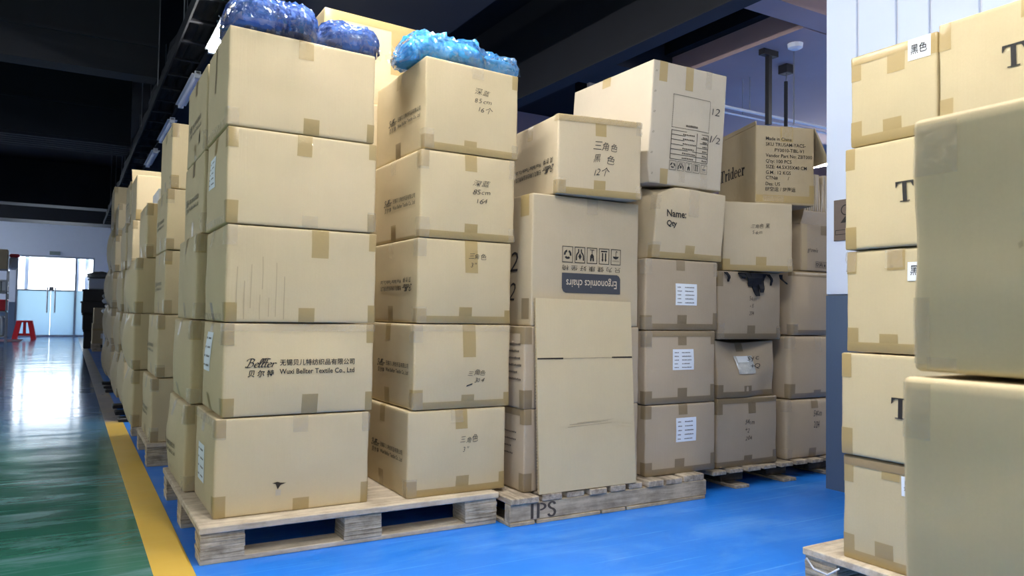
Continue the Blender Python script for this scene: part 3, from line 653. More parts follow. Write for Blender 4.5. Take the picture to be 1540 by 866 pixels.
# rear stacks of pallet 1
g3 = 'cartons on the aisle side behind the leftmost front stack'
nm = ['bulging carton with side lettering at floor pallet level behind the leftmost stack', 'bulging plain carton, second up behind the leftmost stack', 'carton with crinkled tape corner, third up behind the leftmost stack', 'carton with side lettering, fourth up behind the leftmost stack', 'upper carton with a torn slit behind the leftmost stack']
xr = [.425, .437, .448, .466, .468]; br_ = [.034, .026, .014, .004, .004]; zr = [.131, .486, .832, 1.19, 1.535, 1.90]
for i in range(5):
    b = C((xr[i], 3.325, zr[i]), .45, .56, zr[i+1]-zr[i]-.005, 0, 'kraft', nm[i], g3, (br_[i], .004, .004, 0), n=8)
    if i in (0, 3, 4): b.company('L', v=.12, u=.50, wid=.38, mat='ink_soft')
    b.tapes('1 1~ 3~ lt lb' if i < 3 else 'lt! lb 3~')
    if i == 4: b.mark('L', G2().poly((0, 0), (.006, .03), (.024, .055), (.02, .01)), .17, .05, .03, None, 'slot', 'tear')
g4 = 'cartons hidden behind the second front stack'
zr = [.131, .486, .84, 1.195, 1.55, 1.868]
for i in range(5): C((.985, 3.41, zr[i]), .50, .46, zr[i+1]-zr[i]-.005, 0, 'kraft', 'plain kraft carton behind the second front stack, '+['lowest', 'second lowest', 'middle', 'second highest', 'highest'][i]+' of the hidden column', g4, n=5)
b = C((.985, 3.44, 1.868), .475, .43, .41, 0, 'kraft', 'open-topped carton standing up behind the blue bags', None, (.002, .002, .002, 0), n=6, open_top=True, lift=(.012, -.004, 0, .01))
b.patch('F', 0, .475, .37, .409, 'tape'); b.patch('F', .33, .42, .16, .37, 'tape'); b.patch('F', .0, .07, .2, .37, 'tape')

# ------------------------------------------------------------------ bags of clothes
def bag(name, label, loc, rz, length, humps, cloth, cl_label, sq=.75, seed=1):
    t = thing(name, label, 'bag', loc, rz)
    def tube(off, amp, fr, n, m, ends):
        mb = MB(); vs = []
        for i in range(n+1):
            k = i/n; x = (k-.5)*(length+ (off*2 if ends else 0))
            rr = 0
            for (c, wd, hh) in humps: rr = max(rr, hh*max(0, 1-abs((k-c)/wd)**6)**.5)
            rr = max(rr, (.05 if .06 < k < .95 else .018) if not ends else (.054 if .06 < k < .95 else .022))+off
            for j in range(m):
                a = 2*math.pi*j/m; ca, sa = math.cos(a), math.sin(a)
                q = 1+amp*(noise.noise((x*fr*.6+seed, ca*fr*.13+seed, sa*fr*.13)))+(.05*abs(math.sin(x*70+ca*5)) if off else .10*abs(math.sin(2.5*a+x*6))-.05)
                yy = rr*1.45*ca*q; z = rr*sq*(sa*q)*(1.0 if sa > 0 else 1.0)
                vs.append((x, yy, max(z+rr*sq*.86, .002-off*.4)))
        fs = [(i*m+j, i*m+(j+1) % m, (i+1)*m+(j+1) % m, (i+1)*m+j) for i in range(n) for j in range(m)]
        fs += [tuple(range(m-1, -1, -1)), tuple(range(n*m, n*m+m))]
        return mb.add(vs, fs)
    o = tube(0, .16, 14, 44, 22, False).build('folded_jeans', cloth, t, True); o['label'] = cl_label
    rd = random.Random(seed); mb = tube(.010, .20, 30, 60, 30, True)
    q = []
    for (x, y, z) in mb.v:
        j = rd.uniform(-.0075, .0075); l = math.hypot(y, z-.05) or 1
        q.append((x+rd.uniform(-.004, .004), y+j*y/l, max(.003, z+j*(z-.05)/l)))
    mb.v = q; f = mb.build('plastic_film', 'bag_film', t); f['label'] = 'crinkled clear plastic film'
    # creased gathers of film at the pinch and at the ends
    for xx in ((-.5*length-.012, -.03), (.5*length+.012, .035)):
        mb = MB(); n = 9
        for k in range(n):
            a = 2*math.pi*k/n; r0 = .012; r1 = rd.uniform(.025, .05)
            p = [(xx[0]-xx[1]*.6, r0*1.4*math.cos(a), .03+r0*math.sin(a)), (xx[0]-xx[1]*.6, r0*1.4*math.cos(a+.7), .03+r0*math.sin(a+.7)), (xx[0]+xx[1]*.6, r1*1.4*math.cos(a+.5), max(.004, .03+r1*math.sin(a+.5))), (xx[0]+xx[1]*.5, r1*1.4*math.cos(a+.1), max(.004, .03+r1*math.sin(a+.1)))]
            mb.add(p, [(0, 1, 2, 3)])
        mb.build('film_gather', 'bag_film', t)
    return t
bag('clothes_bag', 'dark blue jeans rolled in clear plastic on the leftmost front stack', (.765, 2.985, 1.905), 0, .57, ((.285, .30, .100), (.795, .215, .080)), 'denim_dark', 'rolled dark blue jeans', seed=3)
bag('clothes_bag', 'light blue jeans folded in clear plastic on the second front stack', (1.44, 2.99, 1.928), R(-2), .54, ((.37, .35, .092), (.81, .22, .066)), 'denim_light', 'folded light blue jeans', seed=8)

# ------------------------------------------------------------------ pallet 2 (IPS)
g5 = 'brown chair cartons on the stencilled pallet'
b = C((1.684, 2.75, .118), .62, .58, .35, 0, 'kraft_warm', 'brown carton with small side print at the bottom behind the flat panel', g5, n=7); b.tapes('3! 1! lb! lT!')
b.mark('L', label_marks(.3, .12, 8, ((.1, .9),), 4), .30, .15, .24, .10, 'ink_soft', 'small_print')
b = C((1.68, 2.75, .469), .625, .58, .352, 0, 'kraft_warm', 'brown carton with side print in the middle behind the flat panel', g5, n=7); b.tapes('3! 1! lT! lb!')
b.mark('L', label_marks(.3, .2, 9, ((.1, .9),), 6), .22, .12, .2, .16, 'ink_soft', 'small_print')
b = C((1.712, 2.75, .823), .585, .60, .575, 0, 'kraft_grey', 'tall brown carton with upside-down chair print and handling symbols', g5, (.003, .003, .003, 0), n=8)
def ergo_u(x): return .585*(x-801)/158+.0
b.patch('F', .285, .345, .505, .625, 'tape_clear', wr=.004); b.patch('L', .02, .08, .03, .12, 'tape_dark'); b.patch('L', .03, .1, .48, .575, 'tape')
b.mark('F', ICONS, .152, .282, .325, .072, 'ink', 'handling_symbols')
g = G2(); g.fit(text2d('只 为 健 康 好 坐 椅', -.004), 0, 0, 1, .075); b.mark('F', g.turned(), .152, .246, .325, .024, 'ink', 'slogan_lettering')
g = G2(); rr = .04; pts = [(0, .08), (0, 0)] ; g = G2().poly((.02, .0), (.325, 0), (.325, .07), (.318, .082), (.305, .088), (0, .088), (0, .02), (.007, .006))
o = b.mark('F', g, .152, .148, .325, .088, 'panel_ink', 'printed_panel', .0016)
g = G2(); g.fit(text2d('Ergonomics chairs', .004), 0, 0, 1, .16); b.mark('F', g.turned(), .175, .172, .28, .047, 'kraft_print', 'panel_lettering', .0026, o)
gg = G2()
for k in range(6): gg.frame(0, k*.05, .045, k*.05+.045, .004); gg.rect(.012, k*.05+.015, .033, k*.05+.03)
b.mark('L', gg, .50, .13, .04, .27, 'ink', 'handling_symbols'); b.mark('L', pen_text(['1/2'], 1, 5), .26, .24, .15, .09, 'pen', 'pen_note'); b.mark('L', pen_text(['12'], 1, 6), .22, .11, .09, .08, 'pen', 'pen_note')
b = C((1.817, 2.72, 1.404), .432, .55, .352, -6, 'kraft_grey', 'carton with pen characters and film on its corners, above the chair carton', None, (.003, .003, .003, 0), n=8, lift=(-.004, .006, 0, 0))
b.company('L', flip=True, v=.10, u=.43, wid=.40); b.tapes('T t b B 3 2~ 4~ 3~ T~ lt'); b.mark('F', pen_text(['三角色', '黑 色', '12个'], 1, 11), .175, .09, .125, .155, 'pen', 'pen_note')
# flattened carton leaning in front
pn = thing('flat_carton', 'tall flattened carton with two slots leaning before the chair cartons', 'cardboard', (1.725, 2.716, .119))
for k in range(2):
    MB().add([(0, -.03+.0065*k, 0), (.52, -.03+.0065*k, 0), (.52, -.024+.0065*k, 0), (0, -.024+.0065*k, 0), (-.004, .015+.0065*k, .825), (.514, .015+.0065*k, .818), (.514, .021+.0065*k, .818), (-.004, .021+.0065*k, .825)],
             [(3, 2, 1, 0), (4, 5, 6, 7), (0, 1, 5, 4), (1, 2, 6, 5), (2, 3, 7, 6), (3, 0, 4, 7)]).build('board', 'kraft' if k == 0 else 'kraft_brown', pn)
def ppt(x, z, e=.0012): return (x-.004*z/.825, -.03+.045*z/.825-e, z)
for x0, x1, z0 in ((.002, .135, .563), (.40, .516, .563)): MB().add([ppt(x0, z0), ppt(x1, z0-.001), ppt(x1, z0+.006), ppt(x0, z0+.006)], [(0, 1, 2, 3)]).build('slot', 'slot', pn)
MB().add([ppt(.135, .564), ppt(.40, .564), ppt(.40, .567), ppt(.135, .567)], [(0, 1, 2, 3)]).build('crease', 'kraft_brown', pn)
for zq, xa, xb in ((.268, .15, .39), (.278, .16, .37), (.283, .2, .4)): MB().add([ppt(xa, zq), ppt(xb, zq+.008), ppt(xb, zq+.0095), ppt(xa, zq+.003)], [(0, 1, 2, 3)]).build('scuff', 'kraft_brown', pn)
mb = MB()
for k in range(62): z = .01+k*.013; mb.box(-.0015-.004*z/.825, -.026+.045*z/.825, z, -.0002, -.015+.045*z/.825, z+.006)
mb.build('fluted_edge', 'kraft_brown', pn)

# labelled column with the Name / Qty carton and the tall cream carton
g6 = 'brown cartons with paper labels on the stencilled pallet'
zl = [.119, .455, .808, 1.152]
nm = ['brown carton with a white paper label, bottom of the labelled column', 'brown carton with a white paper label, middle of the labelled column', 'brown carton with a white paper label, just below the name and quantity carton']
for i in range(3):
    b = C(((2.352, 2.348, 2.343)[i], 2.75, zl[i]+.001), (.447, .447, .465)[i], .52, zl[i+1]-zl[i]-.005, 0, 'kraft_warm', nm[i], g6, (.004, .006, .005, 0), n=7)
    b.tapes(('1! t! 3! 4! B! b!', 'T! 1! 2! t! b! B! 3! 1~ 4!', 't! b! B! 3! 4! 1~ 2~ 3~')[i]); b.label('F', *((.185, .315, .15, .265), (.165, .30, .16, .26), (.185, .325, .12, .225))[i], seed=i+20)
b = C((2.385, 2.75, 1.153), .453, .50, .345, 0, 'kraft_grey', 'crumpled carton printed with name and quantity fields', None, (.004, .006, .005, 0), n=9, shear=(.09, 0), dents=((0, 0, 1, .07, (.03, .03, -.035)), (.12, .5, 1, .1, (0, 0, -.01))), lift=(.01, -.004, 0, 0))
g = G2(); g.fit(text2d('Name:', .022), 0, .6, 1.0, 1.0); g.fit(text2d('Qty', .022), 0, 0, .53, .42); b.mark('F', g, .065, .145, .12, .088, 'ink')
b.patch('F', .20, .265, .21, .36, 'tape_clear', wr=.006); b.tapes('B b 3~ 3'); b.patch('F', -.04, .02, .23, .33, 'tape_clear', wr=.008)
b = C((2.35, 2.76, 1.512), .49, .66, .60, 0, 'kraft_cream', 'tall pale carton with a printed table and dashed box, above the name carton', None, (.003, .003, .003, 0), n=9, shear=(.07, 0), dents=((0, 0, 0, .06, (.02, 0, .0)),))
b.patch('F', .04, .09, .50, .62, 'tape'); b.patch('F', .21, .26, .48, .62, 'tape'); b.patch('F', .345, .385, .51, .62, 'tape_clear', wr=.003)
b.patch('F', .08, .13, 0, .075, 'tape'); b.patch('F', .20, .24, .02, .09, 'tape_clear', wr=.005); b.patch('F', .34, .39, 0, .11, 'tape_clear', wr=.005); b.patch('L', .33, .40, .55, .63, 'tape')
g = G2()
for k in range(24): g.rect(k*.0105, 0, k*.0105+.007, .003); g.rect(k*.0105, .165, k*.0105+.007, .168)
for k in range(16): g.rect(0, k*.0105, .003, k*.0105+.007); g.rect(.251, k*.0105, .254, k*.0105+.007)
b.mark('F', g, .135, .285, .25, None, 'ink', 'dashed_box'); b.mark('F', label_marks(.1, .02, 3, ((.0, 1),), 1), .225, .297, .08, .012, 'ink_soft', 'small_print')
g = G2(); g.frame(0, 0, .254, .21, .0038); g.rect(.17, 0, .1735, .21)
for k in range(1, 6): g.rect(0, k*.035, .254, k*.035+.0045)
b.mark('F', g, .135, .128, .25, .145, 'ink', 'printed_table')
b.mark('F', label_marks(.25, .21, 6, ((.32, .62), (.80, .92)), 6), .21, .136, .165, .125, 'ink_soft', 'table_text')
b.mark('F', ICONS, .135, .075, .25, .046, 'ink', 'handling_symbols'); b.mark('F', pen_text(['12', '', '1/2'], 1, 2), .395, .24, .07, .18, 'pen', 'pen_note')
b.mark('L', ICONS, .50, .12, .27, .08, 'ink', 'handling_symbols')
for k in range(6): b.mark('F', G2().line([(0, 0), (.006, .012)], .002).line([(.007, 0), (.013, .012)], .002), .014, .04+k*.1, .013, None, 'ink_soft', 'edge_tick')

# ------------------------------------------------------------------ pallet 3 by the wall
g7 = 'cartons of the dim stack left of the white wall'
b = C((2.868, 2.80, .104), .44, .50, .352, 0, 'kraft_warm', 'carton with a three-line pen note on the floor pallet, dim stack beside labelled column', g7, (.004, .008, .004, 0), n=7); b.tapes('t! b! B! 4! T! 1!'); b.mark('F', pen_text(['54cm', '+2', '204'], 1, 21), .19, .13, .07, .11, 'pen', 'pen_note')
b = C((2.866, 2.80, .461), .43, .50, .297, 0, 'kraft_warm', 'crushed carton with a torn grey pouch on its caved-in front', g7, (.004, .004, .004, 0), n=14, dents=((.5, 0, 1.0, .17, (0, .085, -.02)), (.85, 0, .12, .10, (0, .03, 0)), (.5, 0, .45, .16, (0, -.022, 0))))
b.patch('F', .16, .29, .125, .225, 'pouch', 'plastic_pouch', .004, .002); b.patch('F', .18, .26, .19, .225, 'label', 'paper_label', .007); b.tapes('3! b! B!'); b.patch('F', .20, .25, .25, .33, 'tape_dark'); b.mark('F', pen_text(['5yc', '+Q'], 1, 22), .25, .15, .08, .07, 'pen', 'pen_note', .009)
b = C((2.868, 2.80, .761), .465, .50, .352, 0, 'kraft_warm', 'carton with black fabric spilling out under its lid', g7, (.004, .008, .004, 0), n=8, dents=((0, 0, 0, .2, (0, 0, -.0)),), lift=(0, .004, 0, 0)); b.tapes('1! b! B! 4! 3~ 4~ t!'); b.mark('F', pen_text(['54cm', '+15', '204'], 1, 23), .215, .125, .055, .10, 'pen', 'pen_note')
cl = thing('black_fabric', 'ragged black fabric poking from the lid of a dim carton', 'fabric', (3.10, 2.785, 1.05))
for (x, w, l, sl) in ((-.19, .02, .05, .02), (-.07, .06, .03, 0), (-.02, .07, .07, .01), (.025, .09, .12, .012), (.065, .07, .10, .0), (.125, .02, .06, .025), (.21, .018, .05, .05)):
    mb = MB(); n = 5
    for i in range(n+1):
        k = i/n; ww = w*(1-.75*k)+.004
        for s in (-1, 1): mb.v.append((x+sl*k+s*ww/2, -.006-.008*math.sin(k*6+x*40), .058-l*k)); 
        for s in (1, -1): mb.v.append((x+sl*k+s*ww/2, -.000-.008*math.sin(k*6+x*40), .058-l*k))
    for i in range(n):
        for q in range(4): mb.f.append((i*4+q, i*4+(q+1) % 4, i*4+4+(q+1) % 4, i*4+4+q))
    mb.f += [(0, 1, 2, 3), (n*4, n*4+1, n*4+2, n*4+3)]; mb.build('fabric_tail', 'black_cloth', cl)
b = C((2.922, 2.82, 1.119), .393, .50, .36, -20, 'kraft_grey', 'turned carton with faint pen notes below the size-printed carton', g7, (.004, .004, .004, 0), n=7); b.tapes('B b 4~ 3'); b.mark('F', pen_text(['三角色 黑', ' 54cm'], 1, 24), .15, .19, .11, .06, 'pen', 'pen_note')
b = C((3.142, 2.80, 1.482), .342, .445, .425, -20, 'kraft_brown', 'carton printed with origin, size and weight, flap hanging open', None, (.002, .003, .002, 0), n=7, open_top=True)
lines = ['Made in China', 'SKU TRUSAM-YACS-', '        PY0010-TIBL-V1', 'Vendor Part No: ZBT000', "Q'ty: 100 PCS", 'SIZE: 44.5X35X40 CM', 'G.M.: 12 KGS', 'CTN#        /', 'Des: US', 'EF空运 / SF海运']
for k, ln in enumerate(lines):
    q = text2d(ln.strip(), .006); wq = max(p[0] for p in q[0])-min(p[0] for p in q[0]); g = G2().put(q, 0, 0)
    b.mark('F', g, .055+(.052 if ln.startswith(' ') else 0), .345-k*.0305-(.006 if 'Q' in ln or ',' in ln else 0), wq*.0262, None, 'ink', 'printed_line')
b.mark('L', serif('Trideer'), .42, .175, .30, None, 'ink'); b.patch('F', .15, .21, .355, .43, 'tape_clear', wr=.004); b.patch('F', .14, .215, .34, .424, 'tape'); b.patch('F', 0, .34, .012, .05, 'tape'); b.patch('F', .04, .16, .015, .045, 'tape_clear', wr=.005); b.patch('F', .31, .36, .05, .11, 'tape'); b.patch('L', .3, .4, 0, .04, 'tape')
b.flap('R', .20, 150, 'kraft_brown'); b.flap('L', .02, 4, 'kraft_brown')
g8 = 'cartons of the stack half hidden by the white wall'
zb = [.104, .432, .781, 1.142]
nm = ['carton with faint pen note, bottom of the stack cut off by the wall', 'carton with a dark lower corner, middle of the stack cut off by the wall', 'carton with a plain face, third of the stack cut off by the wall']
for i in range(3):
    b = C(((3.388, 3.414, 3.435)[i], 2.80, zb[i]), .45, .50, zb[i+1]-zb[i]-.005, 0, 'kraft_warm', nm[i], g8, (.006, .012, .004, 0), r=.012, n=7)
    b.tapes(('1~ t! b! 3~', '1~ 3! t~ b! B!', 'T! 3~ 3! B!')[i])
    if i == 0: b.mark('F', pen_text(['54cm', '204'], 1, 31), .21, .16, .07, .10, 'pen', 'pen_note')
b = C((3.515, 2.81, 1.143), .38, .42, .265, 0, 'kraft_warm', 'small brown carton with recycling mark and raised flap beside the wall', None, (.002, .003, .002, 0), n=6, open_top=True)
b.tapes('t!'); b.mark('F', pen_text(['gravels'], 1, 33), .05, .10, .09, .03, 'pen', 'pen_note'); b.mark('F', ICONS, .12, .02, .16, .035, 'ink', 'handling_symbols'); b.flap('L', .12, -25, 'kraft_warm'); b.flap('B', .10, 12, 'kraft_warm'); b.patch('F', .004, .05, .0, .26, 'kraft_brown', 'crease')
# cartons behind and a bundle of flattened cartons on them
for i in range(4): C((3.95, 3.24, i*.395), .47, .46, .394, 0, 'kraft_warm', 'plain brown carton at the rear beside the wall, '+['lowest', 'second', 'third', 'highest'][i]+' of four', 'hidden rear cartons beside the wall', n=4)
fb = thing('flat_carton_bundle', 'bundle of flattened cartons on edge beneath the distant glowing lamp', 'cardboard', (3.965, 3.25, 1.581))
for k in range(22):
    q = random.Random(k); x = k*.02; tl = q.uniform(-.02, .02); mb = MB(); hh = .24+q.uniform(-.02, .012)
    mb.add([(x, 0, 0), (x+.012, 0, 0), (x+.012, .4, 0), (x, .4, 0), (x+tl, q.uniform(-.01, .01), hh), (x+tl+.012, 0, hh), (x+tl+.012, .4, hh), (x+tl, .4, hh)], [(3, 2, 1, 0), (4, 5, 6, 7), (0, 1, 5, 4), (1, 2, 6, 5), (2, 3, 7, 6), (3, 0, 4, 7)]).build('flat_carton', 'kraft_cream' if k % 2 else 'kraft_grey', fb)

# sheet fixed to the wall
sh = thing('cardboard_sheet', 'brown printed cardboard sheet fixed to the white wall', 'cardboard', (3.399, 2.44, 1.275))
MB().bev(-.006, -.10, 0, 0, .07, .21, .001).build('sheet', 'dull_card', sh)
g = G2().arc(0, .155, .028, .028, .006, .006, 0, 360, 14).poly((-.03, .09), (.03, .09), (0, .125)).frame(-.06, .03, .05, .055, .003)
mb = MB(); mb.v = [(-.0072, .0-x, y) for x, y in g.v]; mb.f = g.f; mb.build('printed_symbols', 'ink', sh)

# ------------------------------------------------------------------ right-hand stacks facing the aisle
g9 = 'cartons of the right-hand stack'
zr = [.131, .452, .772, 1.09, 1.414, 1.705]; far = [1.532, 1.534, 1.52, 1.52, 1.505]
nm = ['bottom right-hand carton with a half-hidden white label on the plywood pallet', 'right-hand carton second from bottom showing part of a large printed word', 'right-hand carton with a white label cut off by the near carton, middle of its stack', 'right-hand carton with large serif letters, second from top', 'top right-hand carton bearing a white label with two Chinese characters']
for i in range(5):
    long = i in (1, 3); w = .45 if long else (.305, 0, .31, 0, .275)[i]
    b = C((2.12 if i != 1 and i != 3 else 2.112, far[i], zr[i]), w, .42, zr[i+1]-zr[i]-.005, -90, 'kraft_right', nm[i], g9, (.002, .003, .002, 0), n=7, lift=(0, 0, 0, 0))
    if long:
        b.mark('F', serif('Trideer'), .172, .13, .27, None, 'ink'); b.tapes('1 3')
    else:
        b.tapes(('t b B 1 3 T!', '', 't~ t b B 1~ 1 3', '', 'T t b B 1 3 2')[i])
        lb = {4: (.19, .258, .222, .285), 2: (.202, .27, .215, .27), 0: (.192, .26, .228, .285)}[i]
        o = b.patch('F', *lb, 'label', 'paper_label', .002); g = G2(); g.fit(text2d('黑色', .008), 0, 0, 2, 1); b.mark('F', g, lb[0]+.008, lb[2]+.016, .05, .03, 'ink', 'label_text', .003, o)
b = C((2.116, 1.222, 1.414), .45, .42, .30, -90, 'kraft_right', 'top carton with a large serif letter at the right edge of the picture', g9, (.002, .003, .002, 0), n=7); b.mark('F', serif('Trideer'), .172, .125, .27, None, 'ink'); b.tapes('1 3 t')
for i in range(4):
    long = i not in (1, 3); C((2.118, 1.195 if long else 1.05, zr[i]), .45 if long else .30, .42, zr[i+1]-zr[i]-.005, -90, 'kraft_right', 'right-hand carton hidden behind the near cartons, '+['lowest', 'second', 'third', 'highest'][i]+' of four', 'right-hand cartons out of sight', n=4)
g10 = 'nearest cartons at the right edge'
b = C((1.0, .615, .802), .56, .45, .345, -90, 'kraft', 'nearest carton at the right edge with a clear tape corner, upper of the two', g10, (.004, .003, .003, 0), r=.007, n=9); b.patch('F', -.04, .062, .265, .335, 'tape_clear', wr=.0008); b.patch('F', -.02, .025, .01, .10, 'tape_clear', wr=.0008); b.patch('F', .02, .06, 0.003, .02, 'tape_clear', wr=.001)
b.mark('F', G2().poly((0, 0), (.006, .004), (.004, .012), (-.002, .008)), .135, .158, .007, None, 'kraft_brown', 'dent_mark')
b = C((.988, .623, .452), .565, .46, .342, -90, 'kraft', 'nearest carton at the right edge, lower of the two', g10, (.004, .003, .003, 0), r=.007, n=9); b.patch('F', -.03, .04, .26, .335, 'tape_clear', wr=.0006)
C((.995, .62, .106), .56, .46, .345, -90, 'kraft', 'carton under the nearest two at the right edge, below the frame', g10, n=5)

# ------------------------------------------------------------------ stacks receding along the yellow line
def column(y, xs, zs, d, blg, nms, group, prints=(), tp='1~ 1 3~ 3 lt lb', mat='kraft', w=.45, n=6):
    out = []
    for i in range(len(nms)):
        b = C((xs[i], y+random.uniform(-.008, .008), zs[i]), w, d, zs[i+1]-zs[i]-.005, 0, mat, nms[i], group, (blg[i], .004, .004, 0), n=n)
        if i in prints: b.company('L', v=.13, u=d-.08, wid=.36, mat='ink_soft')
        b.tapes(tp); out.append(b)
    return out
gg = 'cartons of the second row along the yellow line'
z5 = [.131, .489, .844, 1.208, 1.557, 1.934]
column(4.64, [.412, .434, .462, .462, .478], z5, .56, [.012, .012, .006, .004, .004],
       ['bottom lettered carton at the front of the second aisle stack', 'lettered carton second up at the front of the second aisle stack', 'lettered carton third up at the front of the second aisle stack', 'lettered carton fourth up at the front of the second aisle stack', 'tall top carton at the front of the second aisle stack'], gg, (0, 1, 2, 3))
column(5.3, [.365, .36, .365, .415], [.131, .489, .844, 1.20, 1.552], .57, [.045, .05, .05, .015],
       ['bulging bottom carton at the back of the second aisle stack', 'bulging carton second up at the back of the second aisle stack', 'bulging carton third up at the back of the second aisle stack', 'top carton at the back of the second aisle stack'], gg)
pl = thing('white_box', 'small white box lying on top of the second aisle stack', 'box', (.62, 5.55, 1.553)); MB().bev(-.14, -.2, 0, .14, .2, .10, .003).build('box_body', 'paper_white', pl)
def plastic_pallet(label, x, y, w=1.15, d=1.1):
    t = thing('plastic_pallet', label, 'pallet', (x, y, 0), 0, 'black plastic pallets')
    MB().bev(.05, 0, .085, w, d, .125, .006).build('deck', 'black_plastic', t)
    for k, yy in enumerate((0, .44, .9)): MB().bev(-.03, yy, 0, w, yy+.16, .03, .006).build('foot_runner', 'black_plastic', t); [MB().bev(xx, yy+.02, .03, xx+.14, yy+.14, .085, .004).build('block', 'black_plastic', t) for xx in (.05, .5, .95)]
plastic_pallet('black plastic pallet of the third aisle stack', .385, 6.52); plastic_pallet('black plastic pallet of the fourth aisle stack', .385, 8.86)
gg = 'cartons of the third row along the yellow line'
zt = [.126, .53, .841, 1.197, 1.566]
column(6.55, [.385, .395, .402, .412], zt, .56, [.035, .03, .02, .006], ['bottom carton at the front of the third aisle stack', 'carton second up at the front of the third aisle stack', 'carton third up at the front of the third aisle stack', 'carton fourth up, below the open carton of the third aisle stack'], gg)
b = C((.43, 6.55, 1.567), .45, .56, .355, 0, 'kraft', 'open carton with raised flaps on top of the third aisle stack', gg, (.003, .003, .003, 0), n=6, open_top=True); b.flap('R', .22, 42, 'kraft'); b.flap('B', .2, 38, 'kraft'); b.tapes('3')
column(7.14, [.37, .375, .385, .40, .425], [.126, .50, .845, 1.2, 1.60, 1.96], .56, [.04, .035, .03, .02, .006], ['bottom carton at the back of the third aisle stack', 'carton second up at the back of the third aisle stack', 'carton third up at the back of the third aisle stack', 'carton fourth up at the back of the third aisle stack', 'top lettered carton at the back of the third aisle stack'], gg, (4,), n=5)
gg = 'cartons of the fourth row along the yellow line'
column(8.9, [.40, .395, .395, .405, .425], [.126, .50, .88, 1.26, 1.64, 1.98], .56, [.05, .05, .05, .03, .01], ['bottom carton at the front of the fourth aisle stack', 'carton second up at the front of the fourth aisle stack', 'carton third up at the front of the fourth aisle stack', 'carton fourth up at the front of the fourth aisle stack', 'top carton at the front of the fourth aisle stack'], gg, n=5)
column(9.5, [.385, .385, .39, .395, .405], [.126, .52, .92, 1.32, 1.75, 2.24], .56, [.05, .05, .05, .04, .01], ['bottom carton at the back of the fourth aisle stack', 'carton second up at the back of the fourth aisle stack', 'carton third up at the back of the fourth aisle stack', 'carton fourth up at the back of the fourth aisle stack', 'tallest top carton at the back of the fourth aisle stack'], gg, n=5)

# ------------------------------------------------------------------ far end
bd = thing('dark_board', 'tall dark board standing beyond the aisle stacks', 'board', (.46, 12.1, 0)); MB().bev(0, 0, 0, .3, .9, .72, .004).build('board', 'black_plastic', bd)
for k in range(7):
    o = thing('folded_sack', ['bottom folded pale sack on the dark board', 'second folded pale sack on the dark board', 'third folded pale sack on the dark board', 'middle folded pale sack of the seven', 'third from top folded pale sack', 'second from top folded pale sack', 'topmost folded pale sack'][k], 'sack', (.45, 12.15, .722+k*.075), 0, 'folded sacks on the dark board')
    q = random.Random(k); mb = MB(); x = q.uniform(-.03, .02); mb.bev(x, 0, 0, .32, .8, .072, .025); mb.build('sack', 'paper_white' if k % 2 else 'grey_sack', o, True)
fp = ply_pallet('plywood_pallet', 'small distant pallet near the glass door', .43, 17.4, 1.2, 18.6, .16, 'plywood pallets')
b = C((.43, 17.45, .161), .45, .6, .40, 0, 'kraft_brown', 'distant taped carton with a small white label on the far pallet', None, n=4); b.patch('F', 0, .45, .26, .30, 'tape'); b.label('F', .15, .26, .10, .2, 3)
C((.45, 17.45, .562), .45, .6, .32, 0, 'kraft_brown', 'distant plain carton above the small labelled one', None, n=4)
for k, (x, y, z, w, h) in enumerate(((.30, 18.7, .0, .5, .40), (.27, 18.7, .401, .5, .36), (.24, 18.7, .762, .5, .26), (.26, 18.7, 1.023, .6, .26))):
    t = thing('black_crate', ['black crate on the floor by the glass door', 'black crate second up by the glass door', 'black crate third up by the glass door', 'top black crate under the pale bin'][k], 'crate', (x, y, z), 0, 'stacked black crates')
    MB().bev(0, 0, 0, w, .5, h, .01).build('crate_body', 'black_plastic', t); MB().bev(-.02, -.02, h-.04, w+.02, .52, h-.002, .006).build('rim', 'black_plastic', t)
bn = thing('storage_bin', 'pale blue plastic bin on the black crates near the door', 'bin', (.36, 18.72, 1.285)); MB().bev(0, 0, 0, .5, .48, .22, .02).build('bin_body', 'bin_plastic', bn); MB().bev(-.02, -.02, .20, .52, .50, .235, .008).build('lid', 'bin_plastic', bn)
sk = thing('grey_sack', 'crumpled grey sack lying on the pale bin', 'sack', (.58, 18.95, 1.52)); bm = bmesh.new(); bmesh.ops.create_icosphere(bm, subdivisions=3, radius=1)
mb = MB(); bm.verts.index_update(); mb.add([(v.co.x*.24*(1+.3*noise.noise(v.co*2.5)), v.co.y*.18, max(0, .06+v.co.z*.09*(1+.6*noise.noise(v.co*3)))) for v in bm.verts], [[v.index for v in f.verts] for f in bm.faces]); bm.free(); mb.build('sack', 'grey_sack', sk, True)
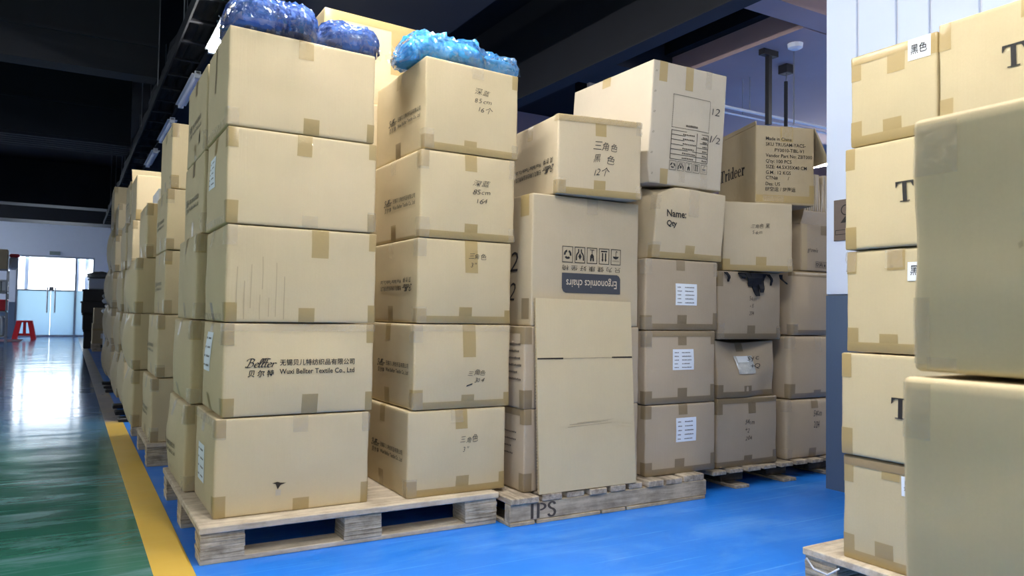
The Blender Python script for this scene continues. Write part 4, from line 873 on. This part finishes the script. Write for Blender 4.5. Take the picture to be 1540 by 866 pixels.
# red stool
st = thing('red_stool', 'red plastic stool in front of the glass door', 'stool', (-1.02, 24.6, 0)); MB().bev(-.19, -.18, .46, .19, .18, .51, .015).build('seat', 'red_plastic', st)
for sx in (-1, 1):
    for sy in (-1, 1):
        x0, x1 = sx*.13, sx*.22; y0, y1 = sy*.13, sy*.20; a = .06
        MB().add([(x1-a, y1-a, 0), (x1+a, y1-a, 0), (x1+a, y1+a, 0), (x1-a, y1+a, 0), (x0-a, y0-a, .47), (x0+a, y0-a, .47), (x0+a, y0+a, .47), (x0-a, y0+a, .47)], [(3, 2, 1, 0), (4, 5, 6, 7), (0, 1, 5, 4), (1, 2, 6, 5), (2, 3, 7, 6), (3, 0, 4, 7)]).build('leg', 'red_plastic', st)
for sy in (-1, 1): MB().bev(-.22, sy*.20-.012, .10, .22, sy*.20+.012, .15, .004).build('stretcher', 'red_plastic', st); MB().add([(-.03, sy*.20-.01, .12), (.03, sy*.20-.01, .12), (.03, sy*.20+.01, .12), (-.03, sy*.20+.01, .12), (-.03, sy*.13-.01, .47), (.03, sy*.13-.01, .47), (.03, sy*.13+.01, .47), (-.03, sy*.13+.01, .47)], [(3, 2, 1, 0), (4, 5, 6, 7), (0, 1, 5, 4), (1, 2, 6, 5), (2, 3, 7, 6), (3, 0, 4, 7)]).build('slat', 'red_plastic', st)
for sx in (-1, 1): MB().bev(sx*.22-.012, -.2, .10, sx*.22+.012, .2, .15, .004).build('stretcher', 'red_plastic', st)
o = MB().bev(-2.4, 22.6, .0015, -1.03, 24.2, .012, .004).build('door_mat', 'red_mat'); tag(o, 'dark red mat on the floor below the shelf rack', 'mat')
# shelf rack at the left edge
rk = thing('shelf_rack', 'steel shelf rack at the left edge by the far door', 'rack', (-2.4, 22.0, 0))
for x in (0, 1.08):
    for y in (0, .5): MB().box(x, y, 0, x+.03, y+.03, 1.789).build('post', 'steel', rk)
for z in (.12, .74, 1.2, 1.76): MB().box(0, 0, z, 1.11, .53, z+.03).build('shelf', 'steel', rk)
b = C((-1.78, 22.03, 1.791), .46, .45, .48, 0, 'kraft_brown', 'brown carton on top of the shelf rack', None, n=3)
t = thing('red_bag', 'red wrapped bundle beside the carton on the shelf rack top', 'bag', (-1.27, 22.1, 1.791)); MB().bev(-.02, 0, 0, .16, .3, .30, .04).build('bag_body', 'paper_white', t); MB().bev(-.02, -.01, .30, .20, .3, .38, .03).build('top', 'red_plastic', t)
t = thing('red_crate', 'red plastic crate on the middle shelf of the rack', 'crate', (-1.9, 22.05, .771)); MB().bev(0, 0, 0, .62, .4, .28, .02).build('crate_body', 'red_plastic', t); MB().bev(-.01, -.01, .24, .63, .41, .27, .008).build('rim', 'red_plastic', t)
for k, (x, z, w, h) in enumerate(((-1.85, 1.231, .28, .2), (-1.55, 1.231, .25, .3), (-1.85, .151, .25, .4), (-1.58, .151, .25, .5))):
    t = thing('wrapped_parcel', ['low pale parcel on the upper rack shelf', 'tall pale parcel on the upper rack shelf', 'shorter pale parcel on the lowest rack shelf', 'taller pale parcel on the lowest rack shelf'][k], 'parcel', (x, 22.06, z), 0, 'parcels on the rack'); MB().bev(0, 0, 0, w, .38, h, .04).build('parcel', 'paper_white', t); MB().box(w*.45, -.002, .02, w*.55, .0, h-.04).build('strap', 'grey_sack', t)
